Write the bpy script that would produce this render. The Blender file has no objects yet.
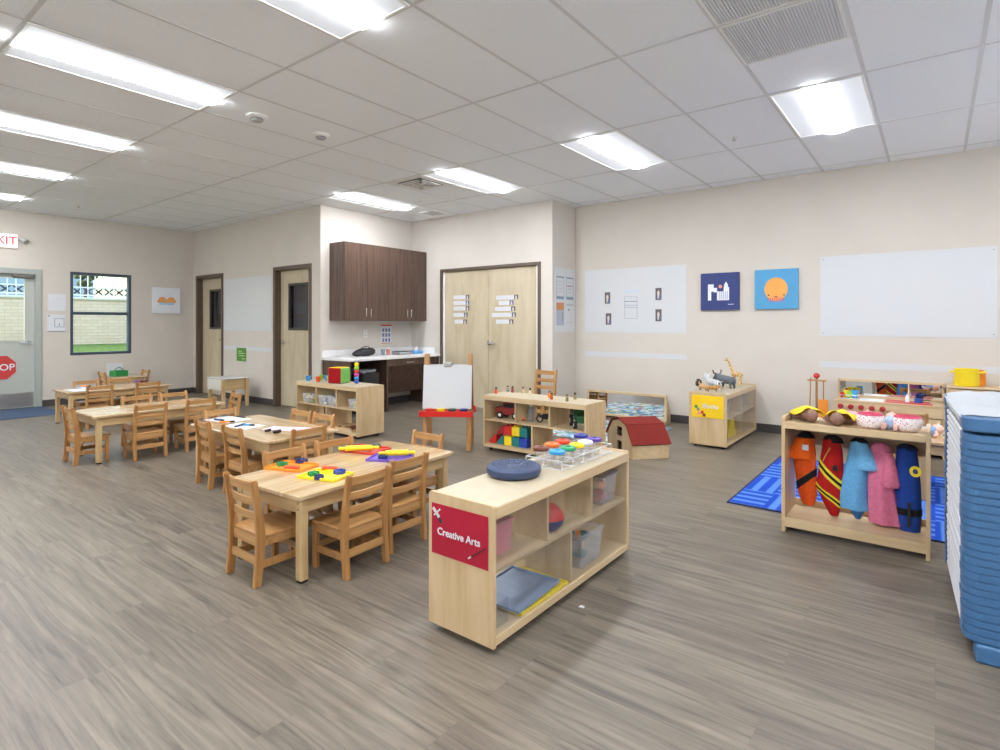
import bpy, bmesh, math, random
from mathutils import Vector, Matrix, noise
C = bpy.context.collection
scn = bpy.context.scene
random.seed(7)
PI = math.pi

# ------------------------------------------------------------------ camera, world, exposure
cam_d = bpy.data.cameras.new('camera'); cam = bpy.data.objects.new('camera', cam_d); C.objects.link(cam)
cam.location = (0, 0, 1.288); cam.rotation_euler = (PI/2, 0, 0.6583)
cam_d.sensor_width = 36; cam_d.lens = 36*0.5627; cam_d.shift_y = -0.0515; cam_d.clip_start = 0.02; cam_d.clip_end = 200
scn.camera = cam
w = bpy.data.worlds.new('world'); scn.world = w; w.use_nodes = True
nt = w.node_tree; bg = nt.nodes['Background']
sky = nt.nodes.new('ShaderNodeTexSky'); sky.sky_type = 'NISHITA'; sky.sun_disc = False
sky.sun_elevation = math.radians(48); sky.sun_rotation = math.radians(200); sky.air_density = 1.6; sky.dust_density = 3.5
nt.links.new(sky.outputs[0], bg.inputs[0]); bg.inputs[1].default_value = 0.75
scn.view_settings.view_transform = 'Standard'; scn.view_settings.look = 'None'
scn.view_settings.exposure = 0.25; scn.view_settings.gamma = 1; scn.view_settings.use_curve_mapping = False
try: scn.cycles.transparent_max_bounces = 24
except Exception: pass
LENS_EMIT = 41.0; SIDE_EMIT = 0.35

# ------------------------------------------------------------------ materials
def s2l(c): return tuple(((v/255)/12.92 if v/255 <= .04045 else ((v/255+.055)/1.055)**2.4) for v in c) + (1,)
MATS = {}
def mat(name, col, rough=.5, metal=0, spec=.5, emit=None, es=0, coat=0):
    if name in MATS: return MATS[name]
    m = bpy.data.materials.new(name); m.use_nodes = True
    b = m.node_tree.nodes['Principled BSDF']
    b.inputs['Base Color'].default_value = s2l(col); b.inputs['Roughness'].default_value = rough
    b.inputs['Metallic'].default_value = metal; b.inputs['Specular IOR Level'].default_value = spec
    b.inputs['Coat Weight'].default_value = coat
    if emit: b.inputs['Emission Color'].default_value = s2l(emit); b.inputs['Emission Strength'].default_value = es
    MATS[name] = m; return m
def nd(m, t): return m.node_tree.nodes.new(t)
def lk(m, a, b): m.node_tree.links.new(a, b)
def bsdf(m): return m.node_tree.nodes['Principled BSDF']
def ramp(m, stops):
    r = nd(m, 'ShaderNodeValToRGB'); e = r.color_ramp.elements
    while len(e) < len(stops): e.new(.5)
    for i, (p, c) in enumerate(stops): e[i].position = p; e[i].color = s2l(c)
    return r
def wood(name, c1, c2, axis='Z', scale=9, stretch=12, rough=.35, bump=.05, c3=None):
    if name in MATS: return MATS[name]
    m = mat(name, c1, rough); tc = nd(m, 'ShaderNodeTexCoord'); mp = nd(m, 'ShaderNodeMapping')
    sc = [scale*1.0]*3; sc['XYZ'.index(axis)] = scale/stretch
    mp.inputs['Scale'].default_value = sc
    lk(m, tc.outputs['Object'], mp.inputs[0])
    n = nd(m, 'ShaderNodeTexNoise'); n.inputs['Scale'].default_value = 2.2; n.inputs['Detail'].default_value = 5; n.inputs['Distortion'].default_value = .6
    lk(m, mp.outputs[0], n.inputs[0])
    r = ramp(m, [(.32, c2), (.5, c1), (.72, c3 or c1)]); lk(m, n.outputs[0], r.inputs[0])
    lk(m, r.outputs[0], bsdf(m).inputs['Base Color'])
    return m
def noisy(name, c1, c2, scale=40, rough=.7, bump=0.0, detail=3, spec=.3):
    if name in MATS: return MATS[name]
    m = mat(name, c1, rough, spec=spec); tc = nd(m, 'ShaderNodeTexCoord'); n = nd(m, 'ShaderNodeTexNoise')
    n.inputs['Scale'].default_value = scale; n.inputs['Detail'].default_value = detail
    lk(m, tc.outputs['Object'], n.inputs[0]); r = ramp(m, [(.35, c1), (.65, c2)]); lk(m, n.outputs[0], r.inputs[0])
    lk(m, r.outputs[0], bsdf(m).inputs['Base Color'])
    if bump:
        b = nd(m, 'ShaderNodeBump'); b.inputs['Strength'].default_value = bump; b.inputs['Distance'].default_value = .002
        lk(m, n.outputs[0], b.inputs['Height']); lk(m, b.outputs[0], bsdf(m).inputs['Normal'])
    return m
def clear(name, tint=(250, 252, 255), gloss=.1, rough=.03):
    if name in MATS: return MATS[name]
    m = bpy.data.materials.new(name); m.use_nodes = True; t = m.node_tree; t.nodes.remove(t.nodes['Principled BSDF'])
    a = nd(m, 'ShaderNodeBsdfTransparent'); a.inputs[0].default_value = s2l(tint)
    g = nd(m, 'ShaderNodeBsdfGlossy'); g.inputs['Roughness'].default_value = rough
    lw = nd(m, 'ShaderNodeLayerWeight'); lw.inputs[0].default_value = .12
    mth = nd(m, 'ShaderNodeMath'); mth.operation = 'MULTIPLY_ADD'; mth.inputs[1].default_value = .6; mth.inputs[2].default_value = gloss*.15
    lk(m, lw.outputs['Facing'], mth.inputs[0]); mx = nd(m, 'ShaderNodeMixShader')
    lk(m, mth.outputs[0], mx.inputs[0]); lk(m, a.outputs[0], mx.inputs[1]); lk(m, g.outputs[0], mx.inputs[2])
    lk(m, mx.outputs[0], t.nodes['Material Output'].inputs[0]); MATS[name] = m; return m
def frosted(name, col, alpha=.5, rough=.3):
    if name in MATS: return MATS[name]
    m = mat(name, col, rough); bsdf(m).inputs['Alpha'].default_value = alpha; return m

wall_m = noisy('wall_paint', (204, 197, 187), (207, 200, 190), 3, .75, spec=.2)
wall_light = noisy('wall_paint_pale', (204, 198, 190), (207, 201, 193), 3, .75, spec=.2)
wall_white = mat('white_bounce_paint', (238, 238, 236), .75)  # for the two unseen walls, made white to bounce light to the ceiling
birch = wood('birch_panel', (200, 174, 134), (187, 159, 118), 'Z', 7, 8, .4, c3=(207, 182, 144))
lam_top = noisy('cream_laminate', (188, 176, 152), (182, 169, 144), 9, .35)
birch_x = wood('birch_board', (204, 179, 140), (190, 163, 123), 'X', 7, 10, .4, c3=(210, 187, 150))
birch_y = wood('birch_board_long', (222, 197, 158), (208, 181, 140), 'Y', 7, 10, .4, c3=(228, 205, 168))
honey = wood('honey_wood_post', (172, 126, 76), (150, 103, 56), 'Z', 12, 14, .28, c3=(185, 140, 90))
honey_x = wood('honey_wood_rail', (178, 134, 84), (158, 112, 64), 'X', 12, 14, .28, c3=(190, 147, 98))
leg_m = wood('table_leg_wood', (190, 162, 118), (176, 145, 99), 'Z', 12, 14, .3, c3=(198, 171, 129))
apron_x = wood('table_apron_wood', (190, 162, 118), (176, 145, 99), 'X', 12, 14, .3, c3=(198, 171, 129)); apron_y = wood('table_apron_wood_long', (190, 162, 118), (176, 145, 99), 'Y', 12, 14, .3, c3=(198, 171, 129))
dark = wood('dark_walnut', (86, 66, 56), (64, 48, 42), 'Z', 14, 20, .35, c3=(96, 75, 63))
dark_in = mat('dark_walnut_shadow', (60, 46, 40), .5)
doorw = wood('door_birch', (192, 179, 152), (180, 165, 135), 'Z', 3.0, 5, .42, c3=(200, 188, 162))
brown = mat('brown_door_frame', (92, 76, 64), .45)
black = mat('black_plastic', (24, 24, 26), .4)
rubber = mat('black_rubber', (30, 30, 32), .7)
steel = mat('brushed_steel', (190, 190, 188), .3, 1)
chrome = mat('chrome', (215, 215, 215), .15, 1)
white = mat('white_plastic', (235, 235, 232), .4)
paper = mat('white_paper', (214, 216, 220), .6, spec=.3)
board = mat('whiteboard_sheet', (204, 206, 208), .3, spec=.4)
acryl = clear('clear_acrylic')
glass = clear('window_glass', (244, 250, 250), .08, .01)
red = mat('red_plastic', (200, 40, 32), .35); orange = mat('orange_plastic', (240, 140, 24), .4)
yellow = mat('yellow_plastic', (240, 212, 30), .4); green = mat('green_plastic', (30, 140, 80), .4)
blue = mat('blue_plastic', (40, 70, 170), .4); navy = mat('navy_plastic', (36, 50, 110), .4)
purple = mat('purple_plastic', (110, 80, 180), .4); teal = mat('teal_plastic', (30, 120, 120), .4)
skyb = mat('sky_blue_plastic', (60, 150, 210), .4); lime = mat('lime_plastic', (150, 205, 70), .4)
redor = mat('red_orange_plastic', (225, 80, 40), .4); brownp = mat('brown_plastic', (110, 62, 44), .45)
pink = mat('pink_plastic', (225, 130, 150), .5)
grey = mat('grey_plastic', (130, 132, 136), .5)

# table top: glued maple staves
def tabletop_mat():
    m = mat('maple_table_top', (226, 196, 150), .2, spec=.5, coat=.35)
    tc = nd(m, 'ShaderNodeTexCoord'); mp = nd(m, 'ShaderNodeMapping'); mp.inputs['Rotation'].default_value = (0, 0, PI/2)
    lk(m, tc.outputs['Object'], mp.inputs[0])
    b = nd(m, 'ShaderNodeTexBrick'); b.inputs['Scale'].default_value = 1; b.inputs['Brick Width'].default_value = 3.0
    b.inputs['Row Height'].default_value = .085; b.inputs['Mortar Size'].default_value = 0.0; b.offset = .37
    b.inputs['Color1'].default_value = s2l((210, 187, 151)); b.inputs['Color2'].default_value = s2l((192, 164, 124))
    lk(m, mp.outputs[0], b.inputs[0])
    mp2 = nd(m, 'ShaderNodeMapping'); mp2.inputs['Scale'].default_value = (40, 3, 3); lk(m, tc.outputs['Object'], mp2.inputs[0])
    n = nd(m, 'ShaderNodeTexNoise'); n.inputs['Scale'].default_value = 1; n.inputs['Detail'].default_value = 4; lk(m, mp2.outputs[0], n.inputs[0])
    r = ramp(m, [(.3, (225, 215, 200)), (.6, (255, 255, 255))]); lk(m, n.outputs[0], r.inputs[0])
    mx = nd(m, 'ShaderNodeMix'); mx.data_type = 'RGBA'; mx.blend_type = 'MULTIPLY'; mx.inputs[0].default_value = 1
    lk(m, b.outputs[0], mx.inputs[6]); lk(m, r.outputs[0], mx.inputs[7]); lk(m, mx.outputs[2], bsdf(m).inputs['Base Color'])
    return m
ttop = tabletop_mat()

def floor_mat():
    m = mat('vinyl_plank_floor', (140, 130, 118), .42, spec=.45)
    tc = nd(m, 'ShaderNodeTexCoord')
    b = nd(m, 'ShaderNodeTexBrick'); b.inputs['Scale'].default_value = 1; b.inputs['Brick Width'].default_value = 1.22
    b.inputs['Row Height'].default_value = .152; b.inputs['Mortar Size'].default_value = .0008; b.offset = .37; b.offset_frequency = 3
    b.inputs['Color1'].default_value = (0, 0, 0, 1); b.inputs['Color2'].default_value = (1, 1, 1, 1); b.inputs['Mortar'].default_value = (.2, .2, .2, 1)
    lk(m, tc.outputs['Object'], b.inputs[0])
    # per-plank offset of the grain
    sc = nd(m, 'ShaderNodeVectorMath'); sc.operation = 'SCALE'; lk(m, b.outputs[0], sc.inputs[0]); sc.inputs['Scale'].default_value = 37
    ad = nd(m, 'ShaderNodeVectorMath'); ad.operation = 'ADD'; lk(m, tc.outputs['Object'], ad.inputs[0]); lk(m, sc.outputs[0], ad.inputs[1])
    mp = nd(m, 'ShaderNodeMapping'); mp.inputs['Scale'].default_value = (1.6, 26, 1); lk(m, ad.outputs[0], mp.inputs[0])
    n = nd(m, 'ShaderNodeTexNoise'); n.inputs['Scale'].default_value = 1.0; n.inputs['Detail'].default_value = 6; n.inputs['Roughness'].default_value = .62; n.inputs['Distortion'].default_value = 1.2
    lk(m, mp.outputs[0], n.inputs[0])
    r = ramp(m, [(.26, (72, 66, 59)), (.42, (102, 95, 85)), (.56, (121, 113, 101)), (.78, (142, 134, 120))]); lk(m, n.outputs[0], r.inputs[0])
    r2 = ramp(m, [(0, (236, 232, 231)), (1, (255, 253, 248))]); lk(m, b.outputs[0], r2.inputs[0])
    mx = nd(m, 'ShaderNodeMix'); mx.data_type = 'RGBA'; mx.blend_type = 'MULTIPLY'; mx.inputs[0].default_value = 1
    lk(m, r.outputs[0], mx.inputs[6]); lk(m, r2.outputs[0], mx.inputs[7])
    mm = nd(m, 'ShaderNodeMix'); mm.data_type = 'RGBA'; mm.blend_type = 'MIX'; lk(m, b.outputs['Fac'], mm.inputs[0])
    lk(m, mx.outputs[2], mm.inputs[6]); mm.inputs[7].default_value = s2l((96, 88, 80))
    lk(m, mm.outputs[2], bsdf(m).inputs['Base Color'])
    rr = nd(m, 'ShaderNodeMapRange'); rr.inputs[3].default_value = .34; rr.inputs[4].default_value = .5; lk(m, n.outputs[0], rr.inputs[0]); lk(m, rr.outputs[0], bsdf(m).inputs['Roughness'])
    return m
floor_m = floor_mat()
ceil_m = noisy('ceiling_tile', (240, 244, 248), (246, 249, 252), 90, .85, .2, spec=.15)
grid_m = mat('ceiling_grid_white', (212, 213, 214), .5)
def rug_mat(name, cols, sx, sy, bg_, rot=0):
    m = mat(name, bg_, .95, spec=.1); tc = nd(m, 'ShaderNodeTexCoord'); mp = nd(m, 'ShaderNodeMapping'); mp.inputs['Rotation'].default_value = (0, 0, rot)
    lk(m, tc.outputs['Object'], mp.inputs[0])
    v = nd(m, 'ShaderNodeTexVoronoi'); v.distance = 'CHEBYCHEV'; v.inputs['Scale'].default_value = sx; v.inputs['Randomness'].default_value = .9
    lk(m, mp.outputs[0], v.inputs[0])
    sp = nd(m, 'ShaderNodeSeparateColor'); lk(m, v.outputs['Color'], sp.inputs[0])
    r = ramp(m, [(i/len(cols), c) for i, c in enumerate(cols)]); r.color_ramp.interpolation = 'CONSTANT'; lk(m, sp.outputs[0], r.inputs[0])
    lk(m, r.outputs[0], bsdf(m).inputs['Base Color']); return m

# ------------------------------------------------------------------ mesh builder
class MB:
    def __init__(s): s.bm = bmesh.new(); s.mi = 0
    def _merge(s, tmp):
        for f in tmp.faces: f.material_index = s.mi
        me = bpy.data.meshes.new('tmp'); tmp.to_mesh(me); tmp.free(); s.bm.from_mesh(me); bpy.data.meshes.remove(me); return s
    def box(s, x0, x1, y0, y1, z0, z1, bev=0.0, seg=2, rot=None, piv=None):
        t = bmesh.new(); bmesh.ops.create_cube(t, size=1)
        for v in t.verts: v.co = Vector(((x0+x1)/2+v.co.x*(x1-x0), (y0+y1)/2+v.co.y*(y1-y0), (z0+z1)/2+v.co.z*(z1-z0)))
        if bev: bmesh.ops.bevel(t, geom=t.edges[:], offset=min(bev, .49*min(abs(x1-x0), abs(y1-y0), abs(z1-z0))), segments=seg, affect='EDGES', profile=.5)
        if rot:
            p = Vector(piv if piv else ((x0+x1)/2, (y0+y1)/2, (z0+z1)/2))
            bmesh.ops.transform(t, matrix=Matrix.Translation(p) @ Matrix.Rotation(rot[0], 4, rot[1]) @ Matrix.Translation(-p), verts=t.verts)
        return s._merge(t)
    def bar(s, p0, p1, wx, wy, bev=.003):     # rectangular bar between two points
        p0 = Vector(p0); p1 = Vector(p1); d = p1-p0; L = d.length; q = d.to_track_quat('Z', 'Y')
        t = bmesh.new(); bmesh.ops.create_cube(t, size=1)
        for v in t.verts: v.co = Vector((v.co.x*wx, v.co.y*wy, (v.co.z+.5)*L))
        if bev: bmesh.ops.bevel(t, geom=t.edges[:], offset=bev, segments=2, affect='EDGES')
        for v in t.verts: v.co = q @ v.co + p0
        return s._merge(t)
    def cap(s, p0, p1, r0, r1=None, n=14, round_=True):   # tapered capsule / cone
        r1 = r0 if r1 is None else r1; p0 = Vector(p0); p1 = Vector(p1); d = p1-p0; q = d.to_track_quat('Z', 'Y'); L = d.length
        prof = [(0, 0), (r0, 0), (r1, L), (0, L)]
        if round_:
            prof = [(r0*math.sin(a), -r0*math.cos(a)) for a in [i*PI/10 for i in range(0, 6)]] + [(r1*math.cos(a), L+r1*math.sin(a)) for a in [i*PI/10 for i in range(0, 6)]]
        return s.lathe(prof, n=n, mat_=lambda v: q @ v + p0)
    def lathe(s, prof, n=24, c=(0, 0, 0), mat_=None, sx=1, sy=1):
        t = bmesh.new(); rings = []
        for r, z in prof:
            if r < 1e-6: rings.append([t.verts.new((0, 0, z))])
            else: rings.append([t.verts.new((r*math.cos(2*PI*k/n)*sx, r*math.sin(2*PI*k/n)*sy, z)) for k in range(n)])
        for a, b in zip(rings, rings[1:]):
            if len(a) == 1 and len(b) == 1: continue
            for k in range(n):
                k2 = (k+1) % n
                if len(a) == 1: t.faces.new((a[0], b[k2], b[k]))
                elif len(b) == 1: t.faces.new((a[k], a[k2], b[0]))
                else: t.faces.new((a[k], a[k2], b[k2], b[k]))
        bmesh.ops.recalc_face_normals(t, faces=t.faces[:])
        c = Vector(c)
        for v in t.verts: v.co = (mat_(v.co) if mat_ else v.co) + c
        return s._merge(t)
    def ell(s, c, rx, ry, rz, n=18, rot=None):
        t = bmesh.new(); bmesh.ops.create_uvsphere(t, u_segments=n, v_segments=n//2+2, radius=1)
        m = Matrix.Diagonal((rx, ry, rz, 1))
        if rot: m = Matrix.Rotation(rot[0], 4, rot[1]) @ m
        bmesh.ops.transform(t, matrix=Matrix.Translation(Vector(c)) @ m, verts=t.verts)
        return s._merge(t)
    def prism(s, pts, a, b, axis='X', bev=0):   # polygon pts in the other two axes, extruded along axis from a to b
        t = bmesh.new()
        def P(u, v, q): return {'X': (q, u, v), 'Y': (u, q, v), 'Z': (u, v, q)}[axis]
        A = [t.verts.new(P(u, v, a)) for u, v in pts]; B_ = [t.verts.new(P(u, v, b)) for u, v in pts]
        t.faces.new(A); t.faces.new(B_[::-1]); n = len(pts)
        for i in range(n): t.faces.new((A[i], B_[i], B_[(i+1) % n], A[(i+1) % n]))
        bmesh.ops.recalc_face_normals(t, faces=t.faces[:])
        if bev: bmesh.ops.bevel(t, geom=t.edges[:], offset=bev, segments=2, affect='EDGES')
        return s._merge(t)
    def tube(s, pts, r, n=8):
        for a, b in zip(pts, pts[1:]): s.cap(a, b, r, r, n)
        return s
    def build(s, name, m, parent=None, smooth=False, loc=None, remesh=None):
        me = bpy.data.meshes.new(name); s.bm.normal_update(); s.bm.to_mesh(me); s.bm.free()
        for q in (m if isinstance(m, (list, tuple)) else [m]): me.materials.append(q)
        o = bpy.data.objects.new(name, me); C.objects.link(o)
        if parent: o.parent = parent
        if loc: o.location = loc
        if smooth:
            for p in me.polygons: p.use_smooth = True
            try: me.set_sharp_from_angle(angle=math.radians(40))
            except Exception: pass
        if remesh:
            md = o.modifiers.new('remesh', 'REMESH'); md.mode = 'VOXEL'; md.voxel_size = remesh; md.use_smooth_shade = True
            ms = o.modifiers.new('smooth', 'SMOOTH'); ms.iterations = 3
        return o
def tag(o, label, cat, group=None, kind=None):
    if label: o['label'] = label
    if cat: o['category'] = cat
    if group: o['group'] = group
    if kind: o['kind'] = kind
    return o
def thing(name, label, cat, loc=(0, 0, 0), rz=0, group=None):
    o = bpy.data.objects.new(name, None); C.objects.link(o); o.location = loc; o.rotation_euler = (0, 0, rz); o.empty_display_size = .05
    return tag(o, label, cat, group)
def dup(o, loc=None, rz=None, label=None, group=None, parent=None):
    c = o.copy(); C.objects.link(c)
    if parent: c.parent = parent
    if loc is not None: c.location = loc
    if rz is not None: c.rotation_euler = (0, 0, rz)
    if label: c['label'] = label
    if group: c['group'] = group
    for ch in list(o.children): dup(ch, parent=c)
    return c
def struct(o): o['kind'] = 'structure'; return o
def setm(o, m): o.data.materials.clear(); o.data.materials.append(m)
def text(name, s, size, m, parent, M4, depth=.0006, align='CENTER', bold=0.0):
    cu = bpy.data.curves.new(name, 'FONT'); cu.body = s; cu.size = size; cu.extrude = depth; cu.align_x = align; cu.align_y = 'CENTER'; cu.offset = bold
    t = bpy.data.objects.new(name+'_tmp', cu); C.objects.link(t); bpy.context.view_layer.update()
    me = bpy.data.meshes.new_from_object(t.evaluated_get(bpy.context.evaluated_depsgraph_get()))
    bpy.data.objects.remove(t); me.materials.clear(); me.materials.append(m); me.transform(M4)
    o = bpy.data.objects.new(name, me); C.objects.link(o); o.parent = parent; return o
def face_mat(loc, facing):   # text plane facing a world direction
    R = {'-Y': Matrix(((1, 0, 0), (0, 0, -1), (0, 1, 0))), '+X': Matrix(((0, 0, 1), (1, 0, 0), (0, 1, 0))), '-X': Matrix(((0, 0, -1), (-1, 0, 0), (0, 1, 0)))}[facing]
    return Matrix.Translation(loc) @ R.to_4x4()

# ------------------------------------------------------------------ the room
XW, XE, YS, YN, H = -10.95, 1.56, -3.2, 7.2, 2.991
YD, XK, YC, XR = 4.80, -6.96, 6.57, -4.17       # wall with doors, wall behind counter, closet wall, short return wall
T = .14
def S(name, m, *boxes):
    b = MB()
    for q in boxes: b.box(*q)
    return struct(b.build(name, m))
S('floor', floor_m, (XW-.1, XE+.1, YS-.1, YN+.1, -.1, 0))
S('ceiling', ceil_m, (XW-.1, XE+.1, YS-.1, YN+.1, H, H+.1))
g = MB()
x = -.99-.6096*17
while x < XE-.02:
    if x > XW: g.box(x-.012, x+.012, YS, YN, H-.0015, H+.002)
    x += .6096
y = 3.31-1.2192*5
while y < YN:
    g.box(XW, XE, y-.012, y+.012, H-.002, H+.002); y += 1.2192
# cross tees near the far wall stop at the inner walls; the pieces above the walls are out of sight
struct(g.build('trim_1', grid_m))
# window wall (left), with holes for door and window
DW0, DW1, DWH = 1.52, 2.50, 2.09
WY0, WY1, WZ0, WZ1 = 2.915, 3.785, .775, 2.12
S('wall_left', wall_m, (XW-T, XW, YS, DW0, 0, H), (XW-T, XW, DW0, DW1, DWH, H), (XW-T, XW, DW1, WY0, 0, H),
  (XW-T, XW, WY0, WY1, 0, WZ0), (XW-T, XW, WY0, WY1, WZ1, H), (XW-T, XW, WY1, YD+T, 0, H))
# wall with two doors
A0, A1, B0, B1, DH = -10.76, -9.84, -8.14, -7.22, 2.12
S('wall_doors', wall_m, (XW, A0, YD, YD+T, 0, H), (A0, A1, YD, YD+T, DH, H), (A1, B0, YD, YD+T, 0, H), (B0, B1, YD, YD+T, DH, H), (B1, XK, YD, YD+T, 0, H))
S('wall_counter', wall_light, (XK-T, XK, YD+T, YC+T, 0, H))
bpy.data.objects['wall_counter'].location = (0, 0, 0)
K0, K1, KH = -6.25, -4.40, 2.12
S('wall_closet', wall_light, (XK, K0, YC, YC+T, 0, H), (K0, K1, YC, YC+T, KH, H), (K1, XR, YC, YC+T, 0, H))
S('wall_return', wall_m, (XR-T, XR, YC+T, YN+T, 0, H))
S('wall_right', wall_m, (XR, XE+.1, YN, YN+T, 0, H))
S('wall_east', wall_white, (XE, XE+T, YS, YN, 0, H))
S('wall_back', wall_white, (XW, XE+T, YS-T, YS, 0, H))
basem = mat('vinyl_cove_base', (66, 62, 62), .5)
def base(name, *b): S(name, basem, *b)
base('baseboard_left', (XW, XW+.01, DW1+.06, YD, 0, .1), (XW, XW+.01, YS, DW0-.06, 0, .1))
base('baseboard_doors', (XW, A0-.05, YD-.01, YD, 0, .1), (A1+.05, B0-.05, YD-.01, YD, 0, .1), (B1+.05, XK+.01, YD-.01, YD, 0, .1))
base('baseboard_counter', (XK, XK+.01, YD-.01, YC, 0, .1))
base('baseboard_closet', (XK, K0-.05, YC-.01, YC, 0, .1), (K1+.05, XR+.01, YC-.01, YC, 0, .1))
base('baseboard_return', (XR, XR+.01, YC-.01, YN, 0, .1))
base('baseboard_right', (XR, XE, YN-.01, YN, 0, .1))
base('baseboard_back', (XW, XE, YS, YS+.01, 0, .1))
base('baseboard_east', (XE-.01, XE, YS, YN, 0, .1))
# unlit rooms behind the two doors and the closet
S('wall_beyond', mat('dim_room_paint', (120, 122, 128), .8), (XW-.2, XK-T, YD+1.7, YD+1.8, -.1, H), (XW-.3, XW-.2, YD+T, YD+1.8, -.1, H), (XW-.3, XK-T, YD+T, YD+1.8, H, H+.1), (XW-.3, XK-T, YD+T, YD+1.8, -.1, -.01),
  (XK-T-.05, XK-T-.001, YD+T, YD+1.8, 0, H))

# window_1
win = thing('window_1', None, None, (XW-.06, (WY0+WY1)/2, WZ0)); struct(win)
wf = mat('blue_grey_window_frame', (58, 72, 86), .45); hw = (WY1-WY0)/2; hh = WZ1-WZ0
b = MB(); fw = .045
b.box(-.04, .05, -hw, -hw+fw, 0, hh, .004).box(-.04, .05, hw-fw, hw, 0, hh, .004).box(-.04, .05, -hw+fw, hw-fw, 0, fw, .004).box(-.04, .05, -hw+fw, hw-fw, hh-fw, hh, .004)
b.box(-.03, .03, -hw+fw, hw-fw, hh*.505-.025, hh*.505+.025, .004)
b.build('window_frame', wf, win)
MB().box(-.004, .004, -hw+fw, hw-fw, fw, hh-fw).build('window_pane', glass, win)
# exterior door (door_1)
grn = mat('grey_green_metal_door', (176, 180, 172), .4); frm = mat('grey_door_frame', (160, 166, 160), .4)
d1 = struct(thing('door_1', None, None, (XW, (DW0+DW1)/2, 0)))
dh = (DW1-DW0)/2
b = MB(); b.box(-T, .02, -dh-.05, -dh+.03, 0, DWH+.02, .003).box(-T, .02, dh-.03, dh+.05, 0, DWH+.02, .003).box(-T, .021, -dh-.05, dh+.05, DWH-.05, DWH+.03, .003); b.build('door_frame', frm, d1)
b = MB(); z0, z1 = 1.03, 1.97; g0, g1 = -dh+.14, dh-.15
b.box(-.07, -.02, -dh+.03, g0, .012, DWH-.05).box(-.07, -.02, g1, dh-.03, .012, DWH-.05).box(-.07, -.02, g0, g1, .012, z0).box(-.07, -.02, g0, g1, z1, DWH-.05)
b.box(-.018, -.012, g0-.02, g0, z0-.02, z1+.02).box(-.018, -.012, g1, g1+.02, z0-.02, z1+.02).box(-.018, -.012, g0, g1, z0-.02, z0).box(-.018, -.012, g0, g1, z1, z1+.02)
leaf = b.build('door_leaf', grn, d1)
MB().box(-.049, -.043, g0, g1, z0, z1).build('door_glass', glass, leaf)
MB().box(-.02, -.016, -dh+.05, dh-.05, .03, .24).build('kick_plate', steel, leaf)
b = MB(); b.cap((-.02, dh-.1, 1.0), (.035, dh-.1, 1.0), .028, .02, 16, False); b.bar((.03, dh-.1, 1.0), (.03, dh-.23, 1.0), .02, .02, .005); b.build('door_handle', chrome, leaf, True)
b = MB(); b.box(-.02, .05, dh-.3, dh-.05, DWH-.11, DWH-.055, .005); b.bar((.03, dh-.2, DWH-.06), (.0, -dh+.3, DWH-.06), .02, .012); b.build('door_closer', mat('bronze_closer', (110, 108, 104), .4, .6), leaf)
# STOP sign on the door
st = thing('stop_sign', 'red octagonal STOP sign on the lower half of the grey exit door', 'sign', (XW-.013, 2.07, .63))
R8 = .175
MB().prism([(R8*math.cos(PI/8+i*PI/4)/math.cos(PI/8), R8*math.sin(PI/8+i*PI/4)/math.cos(PI/8)) for i in range(8)], 0, .003, 'X').build('sign_plate', mat('stop_red', (190, 52, 48), .5), st)
text('lettering', 'STOP', .135, paper, st, face_mat((.0045, 0, 0), '+X'), bold=.002)
# EXIT sign
ex = thing('exit_sign', 'white EXIT sign with red letters and emergency lamp heads above the exit door', 'exit sign', (XW, 2.09, 2.52))
MB().box(0, .045, -.165, .165, -.105, .105, .006).build('sign_housing', mat('exit_white', (238, 238, 236), .4, emit=(255, 240, 238), es=.25), ex)
text('lettering', 'EXIT', .165, mat('exit_red', (225, 70, 70), .4, emit=(235, 60, 60), es=.5), ex, face_mat((.047, -.012, 0), '+X'), bold=.001)
for s_ in (-1, 1):
    b = MB(); b.cap((.03, s_*.165, .03), (.03, s_*.2, .03), .012, .012, 10, False); b.cap((.02, s_*.21, .045), (.075, s_*.26, .0), .036, .044, 18, False); b.build('lamp_head', mat('lamp_head_grey', (178, 180, 178), .4), ex, True)
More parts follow.
